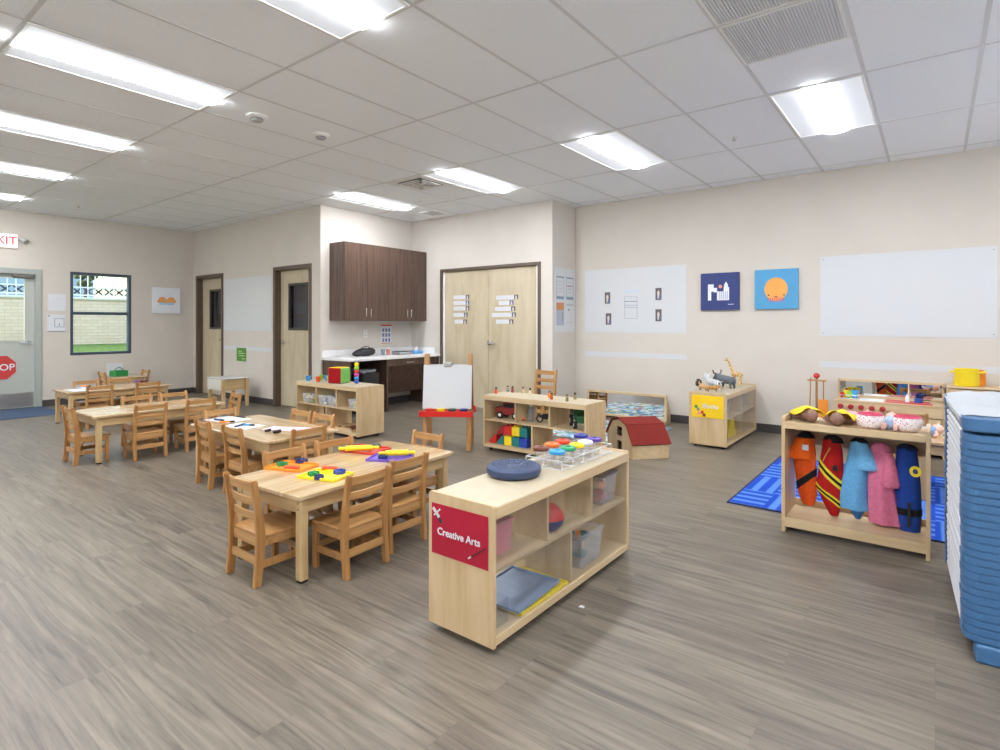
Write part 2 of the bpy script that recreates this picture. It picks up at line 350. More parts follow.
# interior doors
for nme, a, c, hs in (('door_2', A0, A1, 1), ('door_3', B0, B1, -1)):
    d = struct(thing(nme, None, None, ((a+c)/2, YD, 0))); q = (c-a)/2
    b = MB(); b.box(-q-.045, -q+.012, -.018, T+.01, 0, DH+.045, .003).box(q-.012, q+.045, -.018, T+.01, 0, DH+.045, .003).box(-q+.012, q-.012, -.018, T+.01, DH-.012, DH+.045, .003); b.build('door_frame', brown, d)
    rec = .085; L0, L1 = -q+.012, q-.012; wx0, wx1, wz0, wz1 = (-.16 if hs > 0 else -.22), (.33 if hs > 0 else .28), 1.19, 1.9
    b = MB(); b.box(L0, wx0, rec, rec+.045, .01, DH-.012).box(wx1, L1, rec, rec+.045, .01, DH-.012).box(wx0, wx1, rec, rec+.045, .01, wz0).box(wx0, wx1, rec, rec+.045, wz1, DH-.012)
    lf = b.build('door_leaf', doorw, d)
    b = MB(); f_ = .03
    b.box(wx0-.005, wx0+f_, rec-.012, rec+.05, wz0-.005, wz1+.005).box(wx1-f_, wx1+.005, rec-.012, rec+.05, wz0-.005, wz1+.005).box(wx0+f_, wx1-f_, rec-.012, rec+.05, wz0-.005, wz0+f_).box(wx0+f_, wx1-f_, rec-.012, rec+.05, wz1-f_, wz1+.005)
    b.build('vision_frame', mat('dark_bronze', (58, 54, 54), .4), lf)
    MB().box(wx0+f_, wx1-f_, rec+.018, rec+.024, wz0+f_, wz1-f_).build('vision_glass', clear('tinted_glass', (150, 160, 175), .25, .02), lf)
    hx = L1-.07 if hs > 0 else L0+.07
    b = MB(); b.cap((hx, rec, 1.0), (hx, rec-.05, 1.0), .03, .02, 16, False); b.bar((hx, rec-.045, 1.0), (hx-hs*.12, rec-.045, 1.0), .02, .02, .006); b.build('door_handle', chrome, lf, True)
# closet double door (door_4)
d = struct(thing('door_4', None, None, ((K0+K1)/2, YC, 0))); q = (K1-K0)/2
b = MB(); b.box(-q-.04, -q+.008, -.015, .1, 0, KH+.035, .003).box(q-.008, q+.04, -.015, .1, 0, KH+.035, .003).box(-q+.008, q-.008, -.015, .1, KH-.01, KH+.035, .003); b.build('door_frame', brown, d)
b = MB(); b.box(-q+.008, -q+.04, .01, .06, 0, KH-.012).box(q-.04, q-.008, .01, .06, 0, KH-.012); b.build('jamb_strip', white, d)
for s_ in (-1, 1):
    x0, x1 = sorted((s_*.003, s_*(q-.042)))
    lf = MB().box(x0, x1, .025, .065, .012, KH-.015, .002).build('door_leaf', doorw, d)
    kx = .06
    if s_ < 0: continue
    b = MB(); b.cap((kx, .025, 1.0), (kx, .0, 1.0), .032, .028, 18, False); b.cap((kx, .005, 1.0), (kx, -.045, 1.0), .012, .012, 10, False); b.bar((kx-.02, -.045, 1.0), (kx+.13, -.045, 1.0), .022, .022, .006); b.ell((kx, -.03, 1.0), .038, .02, .038); b.build('door_handle', chrome, lf, True)

# ------------------------------------------------------------------ ceiling fittings
lensm = mat('lamp_lens', (255, 255, 255), .5, emit=(247, 250, 255), es=LENS_EMIT)
sidem = mat('lamp_side_reflector_glow', (205, 208, 212), .5, emit=(240, 246, 255), es=SIDE_EMIT)  # side reflectors: lamplight falling on them is put in as weak emission
def troffer():
    t = thing('ceiling_light', 'x', 'ceiling light', (0, 0, H), group='recessed ceiling lights'); a, c = .298, .602
    b = MB(); e = .018
    b.box(-a, -a+e, -c, c, -.012, .0, .002).box(a-e, a, -c, c, -.012, .0, .002).box(-a+e, a-e, -c, -c+e, -.012, 0, .002).box(-a+e, a-e, c-e, c, -.012, 0, .002); b.build('light_frame', white, t)
    for s_ in (-1, 1):
        x0, x1 = sorted((s_*.105, s_*(a-e)))
        MB().box(x0, x1, -c+e, c-e, -.007, -.002).build('side_reflector', sidem, t)
    n = 8; pts = [(-.105+.21*i/n, -.007-.024*math.sin(PI*i/n)**.5) for i in range(n+1)]+[(.105, -.002), (-.105, -.002)]
    MB().prism(pts, -c+e, c-e, 'Y').build('lamp_lens', lensm, t)
    return t
L0 = troffer(); n_ = 0
frontlab = {0: 'long ceiling light nearest the exit sign, at the far left of the ceiling', 1: 'second ceiling light from the exit sign in the left row', 2: 'middle ceiling light of the left row, cut by the left edge',
            3: 'largest full ceiling light at upper left, above the classroom tables', 4: 'ceiling light cut by the top edge of the photo left of centre', 5: 'ceiling light just above the viewpoint, out of the photo', 6: 'ceiling light right of the viewpoint, out of the photo'}
backlab = {2: 'ceiling light in front of the dark wall cabinets, beyond the square air diffuser', 3: 'ceiling light beside the square air diffuser, above the white easel', 4: 'ceiling light in the middle of the back row, above the play shelf', 5: 'rightmost ceiling light in the photo, above the two canvas pictures', 6: 'ceiling light over the right side of the play kitchen, out of the photo'}
southlab = {i: 'unseen ceiling light added behind the viewpoint, %s from the exit-door wall' % o_ for i, o_ in enumerate(['first', 'second', 'third', 'fourth', 'fifth', 'sixth', 'seventh'])}  # unseen row continuing the light spacing, added for more even light
for ry, labs in ((1.48, frontlab), (5.14, backlab), (-2.18, southlab)):
    for k in range(7):
        cx = -9.83+1.829*k
        if ry > 5 and k < 2: continue
        lab = labs[k]
        if n_ == 0: L0.location = (cx, ry, H); L0['label'] = lab
        else: dup(L0, (cx, ry, H), 0, lab)
        n_ += 1
# return-air grilles
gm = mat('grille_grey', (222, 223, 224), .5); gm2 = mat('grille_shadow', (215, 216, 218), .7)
def grille(cy, lab):
    t = thing('ceiling_return_grille', lab, 'air grille', (-.69, cy, H), group='return air grilles'); a = .295
    b = MB(); b.box(-a, -a+.016, -a, a, -.01, 0).box(a-.016, a, -a, a, -.01, 0).box(-a+.016, a-.016, -a, -a+.016, -.01, 0).box(-a+.016, a-.016, a-.016, a, -.01, 0); b.build('grille_frame', white, t)
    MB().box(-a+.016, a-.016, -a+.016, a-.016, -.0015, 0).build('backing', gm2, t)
    b = MB(); n = 34
    for i in range(n):
        xx = -a+.016+(i+.5)*(2*a-.032)/n; b.box(xx-.005, xx+.005, -a+.016, a-.016, -.008, -.0015)
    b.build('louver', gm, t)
grille(3.005, 'grey ribbed return air grille cut by the top edge of the photo'); grille(3.615, 'grey ribbed return air grille nearer the right wall, wholly in view')
t = thing('ceiling_air_diffuser', 'square four-way air diffuser between two ceiling lights', 'air diffuser', (-4.955, 4.83, H))
b = MB(); a = .295; b.box(-a, a, -a, a, -.003, 0); b.build('diffuser_plate', white, t)
MB().box(-.2, .2, -.2, .2, -.0042, -.003).build('diffuser_throat', mat('diffuser_dark', (70, 72, 76), .8), t)
b = MB()
for r_ in (.19, .14, .09):
    for (x0, x1, y0, y1) in ((-r_, r_, -r_, -r_+.026), (-r_, r_, r_-.026, r_), (-r_, -r_+.026, -r_, r_), (r_-.026, r_, -r_, r_)): b.box(x0, x1, y0, y1, -.018, -.012)
b.box(-.04, .04, -.04, .04, -.018, -.012); b.bar((-.2, -.2, -.01), (.2, .2, -.01), .006, .006, 0); b.bar((-.2, .2, -.01), (.2, -.2, -.01), .006, .006, 0); b.build('louver', white, t)
t = thing('ceiling_exhaust_grille', 'small pale grille on the ceiling near the dark wall cabinets', 'air grille', (-6.1, 6.2, H))
b = MB(); b.box(-.15, .15, -.15, .15, -.012, 0, .002); b.build('grille_frame', white, t)
b = MB()
for i in range(11): b.box(-.13, .13, -.125+i*.0235, -.115+i*.0235, -.015, -.012)
b.build('louver', grid_m, t)
for (xx, yy, rr, nm, lab, cat) in ((-4.37, 3.02, .075, 'smoke_detector', 'round white smoke detector nearer the centre of the ceiling', 'smoke detector'), (-4.40, 2.43, .085, 'ceiling_speaker', 'low round ceiling device with dark slots next to the largest left light', 'ceiling device')):
    t = thing(nm, lab, cat, (xx, yy, H))
    MB().lathe([(0, 0), (rr, 0), (rr, -.012), (rr*.9, -.02), (rr*.6, -.024), (0, -.024)], 28).build('base_plate', white, t, True)
    MB().lathe([(0, -.024), (rr*.55, -.024), (rr*.5, -.045), (0, -.05)], 24).build('sensor_cap', mat('detector_white', (170, 170, 168), .5), t, True)
    b = MB()
    for i in range(8):
        an = i*PI/4; b.cap((rr*.56*math.cos(an), rr*.56*math.sin(an), -.03), (rr*.56*math.cos(an+.5), rr*.56*math.sin(an+.5), -.03), .0045, .0045, 6)
    b.build('vent_slot', grey, t)
sp = None
for (xx, yy, lab) in ((-1.453, 5.37, 'small sprinkler head beside the light nearest the right wall'), (-5.56, 5.43, 'small sprinkler head between the two lights near the wall cabinets'), (-9.74, 2.69, 'small sprinkler head near the window wall')):
    if sp is None:
        sp = thing('sprinkler_head', lab, 'sprinkler', (xx, yy, H), group='ceiling sprinklers')
        MB().lathe([(0, 0), (.035, 0), (.03, -.008), (0, -.008)], 20).build('escutcheon', white, sp, True)
        MB().lathe([(0, -.008), (.008, -.008), (.008, -.03), (.018, -.032), (.018, -.035), (0, -.035)], 12).build('deflector', steel, sp)
    else: dup(sp, (xx, yy, H), 0, lab)

# ------------------------------------------------------------------ outside the window
outd = mat('lawn', (96, 150, 60), .9); n = noisy('grass_green', (74, 98, 46), (98, 122, 62), 14, .95)
b = MB(); b.prism([(XW-T, .5), (-14.6, .93), (-40, .83), (-40, -.3), (XW-T, -.3)], -6, 14, 'Y'); struct(b.build('ground', n)).name = 'ground_outside'
def brick_mat():
    m = mat('cream_brick', (226, 220, 186), .85); tc = nd(m, 'ShaderNodeTexCoord'); mp = nd(m, 'ShaderNodeMapping'); mp.inputs['Rotation'].default_value = (0, PI/2, 0)
    sx = nd(m, 'ShaderNodeSeparateXYZ'); lk(m, tc.outputs['Object'], sx.inputs[0]); cx_ = nd(m, 'ShaderNodeCombineXYZ'); lk(m, sx.outputs['Y'], cx_.inputs[0]); lk(m, sx.outputs['Z'], cx_.inputs[1])
    b = nd(m, 'ShaderNodeTexBrick'); b.inputs['Scale'].default_value = 1; b.inputs['Brick Width'].default_value = .2; b.inputs['Row Height'].default_value = .066; b.inputs['Mortar Size'].default_value = .004
    b.inputs['Color1'].default_value = s2l((236, 210, 186)); b.inputs['Color2'].default_value = s2l((224, 198, 172)); b.inputs['Mortar'].default_value = s2l((190, 174, 158))
    lk(m, cx_.outputs[0], b.inputs[0]); lk(m, b.outputs[0], bsdf(m).inputs['Base Color']); return m
t = thing('garden_wall', 'cream brick boundary wall seen through the window', 'wall', (-14.2, 3, .7))
b = MB(); b.box(0, .2, -9, 9, 0, 1.08); b.build('brickwork', brick_mat(), t)
b = MB(); b.box(-.03, .23, -9, 9, 1.08, 1.13, .01); b.build('coping', mat('pale_stone', (214, 210, 196), .8), t)
t = thing('iron_fence', 'ornate iron fence with a lattice band on top of the cream brick wall', 'fence', (-14.1, 3, 1.83))
b = MB()
for zz in (.04, .2, 1.02): b.box(-.012, .012, -7, 7, zz, zz+.025)
b.build('rail', mat('white_iron', (222, 224, 222), .5), t)
b = MB()
for i in range(108): yy = -7+i*.13; b.box(-.008, .008, yy-.008, yy+.008, 0, 1.12)
b.build('pickets', MATS['white_iron'], t)['kind'] = 'stuff'
b = MB(); i = -7
while i < 7: b.bar((0, i, .06), (0, i+.16, .2), .015, .03, 0); b.bar((0, i, .2), (0, i+.16, .06), .015, .03, 0); i += .19
b.build('lattice_band', mat('dark_iron', (60, 60, 62), .5), t)
t = thing('neighbouring_house', 'pale house beyond the fence seen through the upper window pane', 'house', (-24, 5, 0))
b = MB(); b.box(-3, 3, -5.5, 1.2, 0, 4.4); b.build('wall', mat('pale_siding', (150, 168, 188), .8), t)
b = MB(); b.prism([(-5.9, 4.3), (-2.2, 6.2), (1.6, 4.3)], -3.3, 3.3, 'X'); b.build('roof', mat('grey_shingle', (120, 122, 126), .9), t)
b = MB()
for yy in (-4.2, -2.2, -.4): b.box(3, 3.05, yy, yy+1, 2.2, 3.6)
b.build('window', mat('house_window', (70, 80, 90), .3), t)
t = thing('tree', 'dark leafy tree beyond the fence in the upper window pane', 'tree', (-17.5, 5.0, .83))
MB().cap((0, 0, 0), (0, 0, 1.4), .06, .04, 10).build('trunk', mat('bark', (92, 74, 60), .9), t)
b = MB(); rr = random.Random(3)
for i in range(50):
    a_ = rr.random()*2*PI; q_ = rr.random()**.5*.2; b.ell((q_*math.cos(a_), q_*math.sin(a_), 1.45+rr.random()*.55), .07, .07, .06, 6)
b.build('foliage', noisy('dark_leaves', (66, 84, 48), (96, 84, 60), 9, .9), t)

# ------------------------------------------------------------------ floor coverings
tag(MB().box(-.55, .55, -.75, .75, 0, .009, .004).build('door_mat', noisy('blue_grey_mat', (60, 76, 100), (72, 88, 112), 60, .95), loc=(-10.37, 1.82, 0)), 'dark blue-grey entrance mat on the floor at the exit door', 'mat')
def bluerug():
    m = mat('blue_rug_pile', (50, 95, 205), .95, spec=.1); tc = nd(m, 'ShaderNodeTexCoord')
    ch = nd(m, 'ShaderNodeTexChecker'); ch.inputs['Scale'].default_value = 2.1; lk(m, tc.outputs['Object'], ch.inputs[0])
    wv = []
    for ax in (0, 1):
        w_ = nd(m, 'ShaderNodeTexWave'); w_.bands_direction = 'XY'[ax]; w_.inputs['Scale'].default_value = 3.0; w_.inputs['Distortion'].default_value = .4; lk(m, tc.outputs['Object'], w_.inputs[0]); wv.append(w_)
    mx = nd(m, 'ShaderNodeMix'); mx.data_type = 'RGBA'; lk(m, ch.outputs['Fac'], mx.inputs[0]); lk(m, wv[0].outputs[0], mx.inputs[6]); lk(m, wv[1].outputs[0], mx.inputs[7])
    r = ramp(m, [(.35, (32, 70, 170)), (.5, (42, 84, 182)), (.7, (84, 126, 204))]); lk(m, mx.outputs[2], r.inputs[0]); lk(m, r.outputs[0], bsdf(m).inputs['Base Color']); return m
t = thing('blue_rug', 'bright blue rug with lighter stripe squares under the play kitchen area', 'rug', (.0, 5.08, 0))
MB().box(-1.17, 1.17, -.87, .87, 0, .010, .004).build('rug_pile', bluerug(), t)
b = MB(); b.box(-1.185, 1.185, -.885, -.87, 0, .009).box(-1.185, 1.185, .87, .885, 0, .009).box(-1.185, -1.17, -.87, .87, 0, .009).box(1.17, 1.185, -.87, .87, 0, .009); b.build('rug_binding', mat('navy_binding', (24, 40, 90), .9), t)
tag(MB().box(-.78, .78, -.62, .62, 0, .010, .004).build('patterned_rug', rug_mat('patchwork_rug', [(168, 196, 204), (120, 160, 190), (196, 204, 200), (100, 146, 130), (176, 178, 130), (84, 122, 166), (200, 208, 212), (160, 110, 110)], 15, 15, (180, 200, 210), .5), loc=(-3.32, 6.1, 0)), 'multicoloured patchwork rug in front of the low wall mirror', 'rug')
tag(MB().prism([(-.012, -.01), (.014, -.006), (.008, .012), (-.01, .01)], 0, .002, 'Z').build('paper_scrap', paper, loc=(-1.27, 2.25, 0)), 'tiny white scrap on the floor beside the near wooden shelf', 'scrap')

# ------------------------------------------------------------------ chairs
def make_chair():
    t = thing('small_chair', 'x', 'chair'); hwid = .145
    for s_ in (-1, 1):
        b = MB(); xx0, xx1 = sorted((s_*hwid, s_*(hwid-.026)))
        pts = [(-.004, 0), (.034, 0), (.052, .14), (.056, .25), (.046, .34), (.014, .515), (.006, .526), (-.012, .526), (-.018, .518), (.004, .38), (.012, .27), (.010, .15)]
        b.prism(pts, xx0, xx1, 'X', .0035); b.build('rear_post', honey, t)
        b = MB(); b.box(min(s_*hwid, s_*(hwid-.028)), max(s_*hwid, s_*(hwid-.028)), .252, .282, 0, .232, .003); b.build('front_leg', honey, t)
    for (z_, yy) in ((.468, .006), (.392, .024), (.318, .034)):
        b = MB(); n = 6; h = .044 if z_ > .4 else .036
        n = 10; c_ = [(-.121+.242*i/n, -.012*(1-(2*i/n-1)**2)) for i in range(n+1)]
        b.prism([(x_, yy+c0-.005) for x_, c0 in c_]+[(x_, yy+c0+.008) for x_, c0 in c_[::-1]], z_, z_+h, 'Z', .0015)
        b.build('back_slat', honey_x, t, True)
    b = MB(); b.box(-.142, .142, .035, .298, .232, .25, .006); b.build('seat', honey_x, t)
    b = MB(); b.box(-.118, .118, .256, .274, .185, .232, .002).box(-.118, .118, .03, .046, .185, .232, .002)
    for s_ in (-1, 1): b.box(min(s_*.138, s_*.122), max(s_*.138, s_*.122), .055, .255, .19, .232, .002)
    b.build('seat_rail', honey_x, t)
    MB().box(-.118, .118, .26, .274, .1, .135, .002).build('stretcher', honey_x, t); MB().box(-.118, .118, .02, .034, .1, .14, .002).build('stretcher', honey_x, t)
    for s_ in (-1, 1):
        MB().box(min(s_*.138, s_*.122), max(s_*.138, s_*.122), .04, .255, .085, .12, .002).build('stretcher', honey, t)
    return t
CH0 = make_chair(); cfirst = [True]
def chair(x, y, face, lab, group, z=0, j=0):
    rz = {'+Y': 0, '-X': PI/2, '-Y': PI, '+X': -PI/2}[face]+j
    if cfirst[0]: CH0.location = (x, y, z); CH0.rotation_euler = (0, 0, rz); CH0['label'] = lab; CH0['group'] = group; cfirst[0] = False; return CH0
    return dup(CH0, (x, y, z), rz, lab, group)
g1 = 'chairs around the near table'; g2 = 'chairs around the square-set middle table'; g3 = 'chairs around the left table'; g4 = 'chairs around the table by the window'
chair(-2.75, 1.43, '+Y', 'wooden chair at the near end of the front table, seen from behind', g1)
chair(-2.33, 1.90, '-X', 'wooden chair nearest the viewer on the right side of the front table', g1, j=.03)
chair(-2.40, 2.25, '-X', 'second wooden chair on the right side of the front table, beside the art shelf', g1)
chair(-3.17, 1.93, '+X', 'wooden chair on the far side of the front table behind the orange tray', g1, j=.04)
chair(-3.17, 2.29, '+X', 'wooden chair on the far side of the front table behind the red tray', g1, j=-.03)
chair(-2.83, 2.83, '-Y', 'wooden chair at the far end of the front table, near the easel', g1)
chair(-4.59, 2.08, '+Y', 'leftmost wooden chair with its back to us at the table with papers', g2, j=-.1)
chair(-4.14, 2.09, '+Y', 'right of the two chairs with backs to us at the table with papers', g2, j=-.03)
chair(-3.66, 2.43, '-X', 'wooden chair at the right end of the table with the pink paper', g2)
chair(-5.08, 2.46, '+X', 'wooden chair at the left end of the table with papers, behind the white sheets', g2)
chair(-4.45, 2.88, '-Y', 'left of the two chairs on the far side of the table with the pink paper', g2)
chair(-4.12, 2.88, '-Y', 'right of the two chairs on the far side of the table with the pink paper', g2)
chair(-6.30, 1.66, '+Y', 'wooden chair at the near left end of the second left table, with shiny seat', g3, j=.02)
chair(-5.91, 2.21, '-X', 'left wooden chair on the near side of the second left table', g3)
chair(-5.93, 2.68, '-X', 'right wooden chair on the near side of the second left table', g3)
chair(-6.76, 2.38, '+X', 'left wooden chair on the far side of the second left table', g3)
chair(-6.76, 2.75, '+X', 'right wooden chair on the far side of the second left table', g3)
chair(-6.12, 3.14, '-Y', 'wooden chair at the far end of the second left table, before the white box table', g3, j=-.18)
chair(-8.20, 2.49, '-X', 'left wooden chair on the near side of the table before the window', g4)
chair(-8.20, 3.03, '-X', 'right wooden chair on the near side of the table before the window', g4)
chair(-9.12, 2.60, '+X', 'left wooden chair on the far side of the table before the window', g4)
chair(-9.12, 3.00, '+X', 'right wooden chair on the far side of the table before the window', g4)
chair(-10.36, 3.17, '+Y', 'wooden chair left of the small table with the green caddy', 'chairs at the caddy table')
chair(-10.36, 3.79, '-Y', 'wooden chair right of the small table with the green caddy', 'chairs at the caddy table')
q = chair(-4.17, 6.42, '-Y', 'taller wooden chair standing in front of the right closet door edge', 'chairs by the closet'); q.scale = (1.15, 1.2, 1.27)
chair(-.19, 6.0, '+Y', 'wooden chair facing the play stove, behind the dolls', 'chairs in the play kitchen')

# ------------------------------------------------------------------ tables
def make_table(L=1.19, W=.62, Z=.445, name='classroom_table'):
    t = thing(name, 'x', 'table'); a, c = W/2, L/2
    MB().box(-a, a, -c, c, Z-.024, Z, .006, 3).build('tabletop', ttop, t)
    i_ = .03; ap = .075
    b = MB(); b.box(-a+i_+.04, a-i_-.04, -c+i_+.006, -c+i_+.028, Z-.024-ap, Z-.024, .002).build('end_apron', apron_x, t); MB().box(-a+i_+.04, a-i_-.04, c-i_-.028, c-i_-.006, Z-.024-ap, Z-.024, .002).build('end_apron', apron_x, t); b = MB()
    b.box(-a+i_+.006, -a+i_+.028, -c+i_+.04, c-i_-.04, Z-.024-ap, Z-.024, .002).build('side_apron', apron_y, t); b = MB().box(a-i_-.028, a-i_-.006, -c+i_+.04, c-i_-.04, Z-.024-ap, Z-.024, .002); b.build('side_apron', apron_y, t)
    for sx in (-1, 1):
        for sy in (-1, 1):
            x0, x1 = sorted((sx*(a-i_), sx*(a-i_-.045))); y0, y1 = sorted((sy*(c-i_), sy*(c-i_-.045)))
            l = MB().box(x0, x1, y0, y1, .012, Z-.024, .005).build('leg', leg_m, t)
            MB().box(x0+.004, x1-.004, y0+.004, y1-.004, 0, .012).build('foot_glide', rubber, l)
            b = MB(); xm = sx*(a-i_-.0225); ym = sy*(c-i_-.0225)
            for zz in (Z-.05, Z-.08): b.cap((xm, sy*(c-i_+.0015), zz), (xm, sy*(c-i_-.01), zz), .004, .004, 8, False)
            b.build('bolt', black, l)
    return t
T1 = make_table(); T1.location = (-2.785, 2.14, 0); T1.rotation_euler = (0, 0, .06); T1['label'] = 'front wooden table holding four coloured trays'; T1['group'] = 'rectangular classroom tables'
dup(T1, (-4.365, 2.46, 0), PI/2, 'middle wooden table with white papers and a pink sheet on it')
dup(T1, (-6.33, 2.375, 0), 0, 'empty wooden table behind the middle one, with white window glare on its end')
dup(T1, (-8.70, 2.795, 0), 0, 'wooden table in front of the window with papers on it')
t5 = make_table(.50, .58); t5.location = (-10.42, 3.475, 0); t5['label'] = 'small wooden table against the window wall with green caddy on top'
t6 = make_table(.62, 1.0); t6.location = (.38, 5.36, 0); t6['label'] = 'wooden table on the blue rug between the costume rack and the cot stack'
TZ = .445
# ------------------------------------------------------------------ things on the tables
def tray(x, y, rz, m, lab, l=.25, w_=.175):
    t = thing('dough_tray', lab, 'tray', (x, y, TZ), rz, 'play dough trays on the front table')
    MB().box(-l/2, l/2, -w_/2, w_/2, 0, .006, .003).build('tray_base', m, t)
    b = MB(); e = .008
    b.box(-l/2, l/2, -w_/2, -w_/2+e, .002, .016, .003).box(-l/2, l/2, w_/2-e, w_/2, .002, .016, .003).box(-l/2, -l/2+e, -w_/2+e, w_/2-e, .002, .016, .003).box(l/2-e, l/2, -w_/2+e, w_/2-e, .002, .016, .003)
    b.build('tray_rim', m, t)
def cutter(x, y, m, kind, lab, z=TZ+.006, r=.026):
    b = MB(); n = 30
    pts = []
    for i in range(n):
        a_ = 2*PI*i/n; k = {'star': 1+.28*math.cos(5*a_), 'flower': 1+.14*math.cos(6*a_), 'ring': 1}[kind]; pts.append((r*k*math.cos(a_), r*k*math.sin(a_)))
    t = bmesh.new(); rings = []
    for (k, z_) in ((1, 0), (1, .02), (.82, .02), (.82, 0)): rings.append([t.verts.new((p[0]*k, p[1]*k, z_)) for p in pts])
    for q in range(4):
        A_, B_ = rings[q], rings[(q+1) % 4]
        for i in range(n): t.faces.new((A_[i], A_[(i+1) % n], B_[(i+1) % n], B_[i]))
    bmesh.ops.recalc_face_normals(t, faces=t.faces[:]); b._merge(t)
    b.box(-r*.95, r*.95, -.004, .004, .012, .02)
    tag(b.build('dough_cutter', m, loc=(x, y, z)), lab, 'dough cutter', 'dough cutters on the front table')
def W2(px, py, z):   # floor-plane lookup used while laying out small things, plain numbers
    f, yaw, cy, h = 562.7, .6583, 323.5, 1.288
    dx = (px-500)/f; dz = -(py-cy)/f; t_ = (z-h)/dz; return ((-math.sin(yaw)+dx*math.cos(yaw))*t_, (math.cos(yaw)+dx*math.sin(yaw))*t_)
def put(px, py, z=TZ): p = W2(px, py, z); return round(p[0], 3), round(p[1], 3)
x, y = put(292, 467.5); tray(x, y, .35, orange, 'orange tray nearest the left edge of the front table'); OX, OY = x, y
x, y = put(325.5, 476.5); tray(x, y, .3, yellow, 'yellow tray with cutters on the front table'); YX, YY = x, y
x, y = put(366, 450.5); tray(x, y, .25, mat('tray_red', (196, 52, 24), .4), 'red tray farthest along the front table', .27, .2); RX, RY = x, y
x, y = put(390, 459); tray(x, y, .45, purple, 'purple tray half hidden behind a chair back on the front table'); PX, PY = x, y
x, y = put(282, 466.5); cutter(x, y, green, 'star', 'green cutter on the orange tray')
x, y = put(301.5, 463.5); cutter(x, y, navy, 'flower', 'dark blue cutter on the orange tray', r=.031)
def dough(x, y, m, lab, rz=.6, l=.07, z=TZ+.006):
    b = MB(); b.cap((-l/2, 0, .014), (l/2, 0, .014), .014, .011, 12); b.ell((-l*.2, .012, .012), .02, .012, .011, 12); o = b.build('modelling_dough', m, smooth=True, loc=(x, y, z)); o.rotation_euler = (0, 0, rz); tag(o, lab, 'dough')
x, y = put(292, 471); dough(x, y, redor, 'red-orange dough lump on the orange tray')
x, y = put(313.5, 476.5); cutter(x, y, green, 'star', 'green cutter on the yellow tray')
x, y = put(319, 480); cutter(x, y, navy, 'ring', 'round blue cutter next to the green one on the yellow tray')
x, y = put(339.5, 474.5); cutter(x, y, blue, 'flower', 'blue cutter at the right of the yellow tray', r=.03)
x, y = put(330, 471.5); dough(x, y, redor, 'red-orange dough lump on the yellow tray')
def roller(px, py, m, lab, rz, l=.2):
    x, y = put(px, py); b = MB(); b.cap((-l/2, 0, .026), (l/2, 0, .026), .018, .018, 16, False); o_ = None
    t = thing('rolling_pin', lab, 'rolling pin', (x, y, TZ+.007), rz)
    b.build('barrel', m, t, True)
    for s_ in (-1, 1): MB().cap((s_*l/2, 0, .026), (s_*(l/2+.035), 0, .026), .009, .011, 12).build('handle', m, t, True)
roller(359, 453, yellow, 'yellow rolling pin on the red tray', .80, .17)
roller(397, 458, yellow, 'yellow rolling pin on the purple tray', .80, .14)
x, y = put(376, 448); cutter(x, y, mat('grey_green', (90, 110, 100), .5), 'ring', 'grey-green cutter on the red tray', r=.03)
x, y = put(383, 459.5); cutter(x, y, navy, 'ring', 'dark blue cutter on the purple tray', r=.031)
def sheet(px, py, m, lab, rz, l=.3, w_=.22, z=TZ, k=0):
    x, y = put(px, py, z); o = MB().box(-l/2, l/2, -w_/2, w_/2, 0, .0015).build('paper_sheet', m, loc=(x, y, z+k*.0016)); o.rotation_euler = (0, 0, rz); tag(o, lab, 'paper'); return o
def marker(px, py, m, lab, rz, z=TZ+.002, l=.12, r=.007):
    x, y = put(px, py, z); t = thing('marker', lab, 'marker', (x, y, z), rz, 'markers on the tables')
    MB().cap((-l/2, 0, r), (l*.2, 0, r), r, r, 10, False).build('barrel', m, t, True); MB().cap((l*.2, 0, r), (l/2, 0, r), r*1.15, r, 10, False).build('cap', black, t, True)
sheet(228, 419.5, paper, 'white paper at the left end of the middle table', .15, .34, .24)
sheet(243, 426, paper, 'white paper in the middle of the left half of the middle table', .2, .30, .2)
sheet(290, 429, mat('pink_paper', (236, 196, 208), .6), 'pink sheet at the right end of the middle table', .45, .4, .16)
marker(219, 420.5, navy, 'dark marker on the leftmost white paper', .2); marker(241, 417.5, black, 'black marker at the far edge of the white papers', .1)
marker(240, 426, navy, 'blue marker on the second white paper', 2.0); marker(248, 425.5, skyb, 'light blue marker on the second white paper', .4)
marker(268, 431.5, black, 'small dark marker left of the pink sheet', 1.8, l=.05, r=.01); marker(277, 433, black, 'small dark marker at the corner of the pink sheet', 1.6, l=.06, r=.012)
marker(227, 422.5, orange, 'orange marker between the white papers', 1.0)
sheet(80, 390, paper, 'white paper at the left end of the table before the window', .1, .36, .25); sheet(86, 387.5, mat('lilac_paper', (196, 196, 224), .6), 'lilac paper lying over the white one before the window', .3, .2, .16, k=1)
marker(86, 386.8, orange, 'orange marker on the papers before the window', .7, r=.01); marker(139, 382.2, purple, 'purple marker on the far half of the window table', .7, r=.012); marker(143, 382, red, 'red marker on the far half of the window table', 1.9, r=.01)
